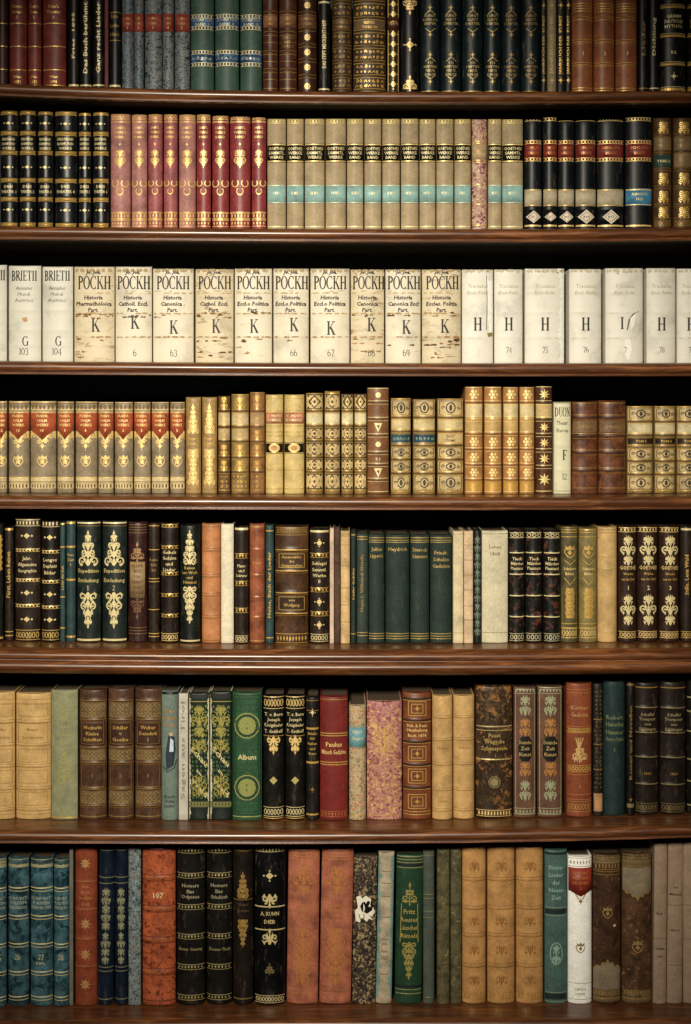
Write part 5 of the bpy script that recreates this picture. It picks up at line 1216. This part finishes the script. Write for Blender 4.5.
book(R7, 652.4, 665.6, 843.5, BE, lambda d: (d.rules([939, 950], .4, plain('#463a2c')), d.text('Band 1', 914, 2.4, INK, .7), d.text('Leipzig', 949, 2.4, INK, .8), d.text('1840', 957, 2.4, INK, .6), d.polys(plain('#463a2c'), stroke([(-1, 966), (2, 962)], .5))), 'slim beige paper book right of mid brown crest book, leftmost of three', rnd=.14, lean=1.5)
book(R7, 666.4, 682, 842.5, BE, lambda d: (d.rules([906], .4, plain('#463a2c')), d.text('Der', 888, 2.4, INK, .5), d.text('Mensch', 895, 3, INK, .8), d.text('Band 2', 931, 2.4, INK, .6), d.rule(966, .4, INK)), 'slim beige paper book between two other beige ones, bottom shelf', rnd=.14, lean=1.5)
book(R7, 683, 704, 842, BE, lambda d: d.rules([906, 940], .4, plain('#463a2c')), 'beige paper book cut by right edge of bottom shelf', rnd=.14)

# ------------------------------------------------------------------ tidy labels
seen = {}
for o in ALL:
    l = o['label']; n = len(l.split())
    if not 4 <= n <= 16: print('LABEL LENGTH', n, l)
    if l in seen: print('DUPLICATE', l)
    seen[l] = 1
# small differences in how far each book is pushed in
rj = random.Random(11)
for o, (row, a, b, _) in zip(ALL, E_meta):
    if abs(o.location.y) < 1e-6: o.location.y = rj.uniform(0, .0028 if row.n < 5 else .0045)

# ------------------------------------------------------------------ light, sky, camera
def lamp(name, kind, loc, tgt, energy, col, **k):
    l = bpy.data.lights.new(name, kind); l.energy = energy; l.color = col
    for q, v in k.items(): setattr(l, q, v)
    o = bpy.data.objects.new(name, l); C.objects.link(o); o.location = loc
    from mathutils import Vector
    o.rotation_euler = (Vector(tgt) - Vector(loc)).to_track_quat('-Z', 'Y').to_euler()
    return o
cz = Z(HOR)
lamp('photo_lamp', 'SPOT', (-.5, -3.4, 2.55), (X(310), 0, Z(525)), 745, (1, .92, .77), spot_size=math.radians(41), spot_blend=1.0, shadow_soft_size=.2)
lamp('ceiling_lamp', 'AREA', (.1, -2.2, 2.9), (0, 0, 1.4), 2, (1, .85, .66), size=.7)
w = bpy.data.worlds.new('room_ambience'); bpy.context.scene.world = w; w.use_nodes = True
w.node_tree.nodes['Background'].inputs[0].default_value = (.9, .75, .6, 1)
w.node_tree.nodes['Background'].inputs[1].default_value = .006
cam = bpy.data.cameras.new('camera'); co = bpy.data.objects.new('camera', cam); C.objects.link(co)
co.location = (0, -D, cz); co.rotation_euler = (pi / 2, 0, 0)
cam.sensor_width = 36; cam.sensor_fit = 'AUTO'; cam.lens = (D / S) / 1024 * 36
cam.shift_y = -(512 - HOR) / 1024; cam.clip_start = .05
sc = bpy.context.scene; sc.camera = co
sc.view_settings.view_transform = 'Standard'; sc.view_settings.look = 'None'
sc.view_settings.exposure = 0; sc.view_settings.gamma = 1; sc.view_settings.use_curve_mapping = False
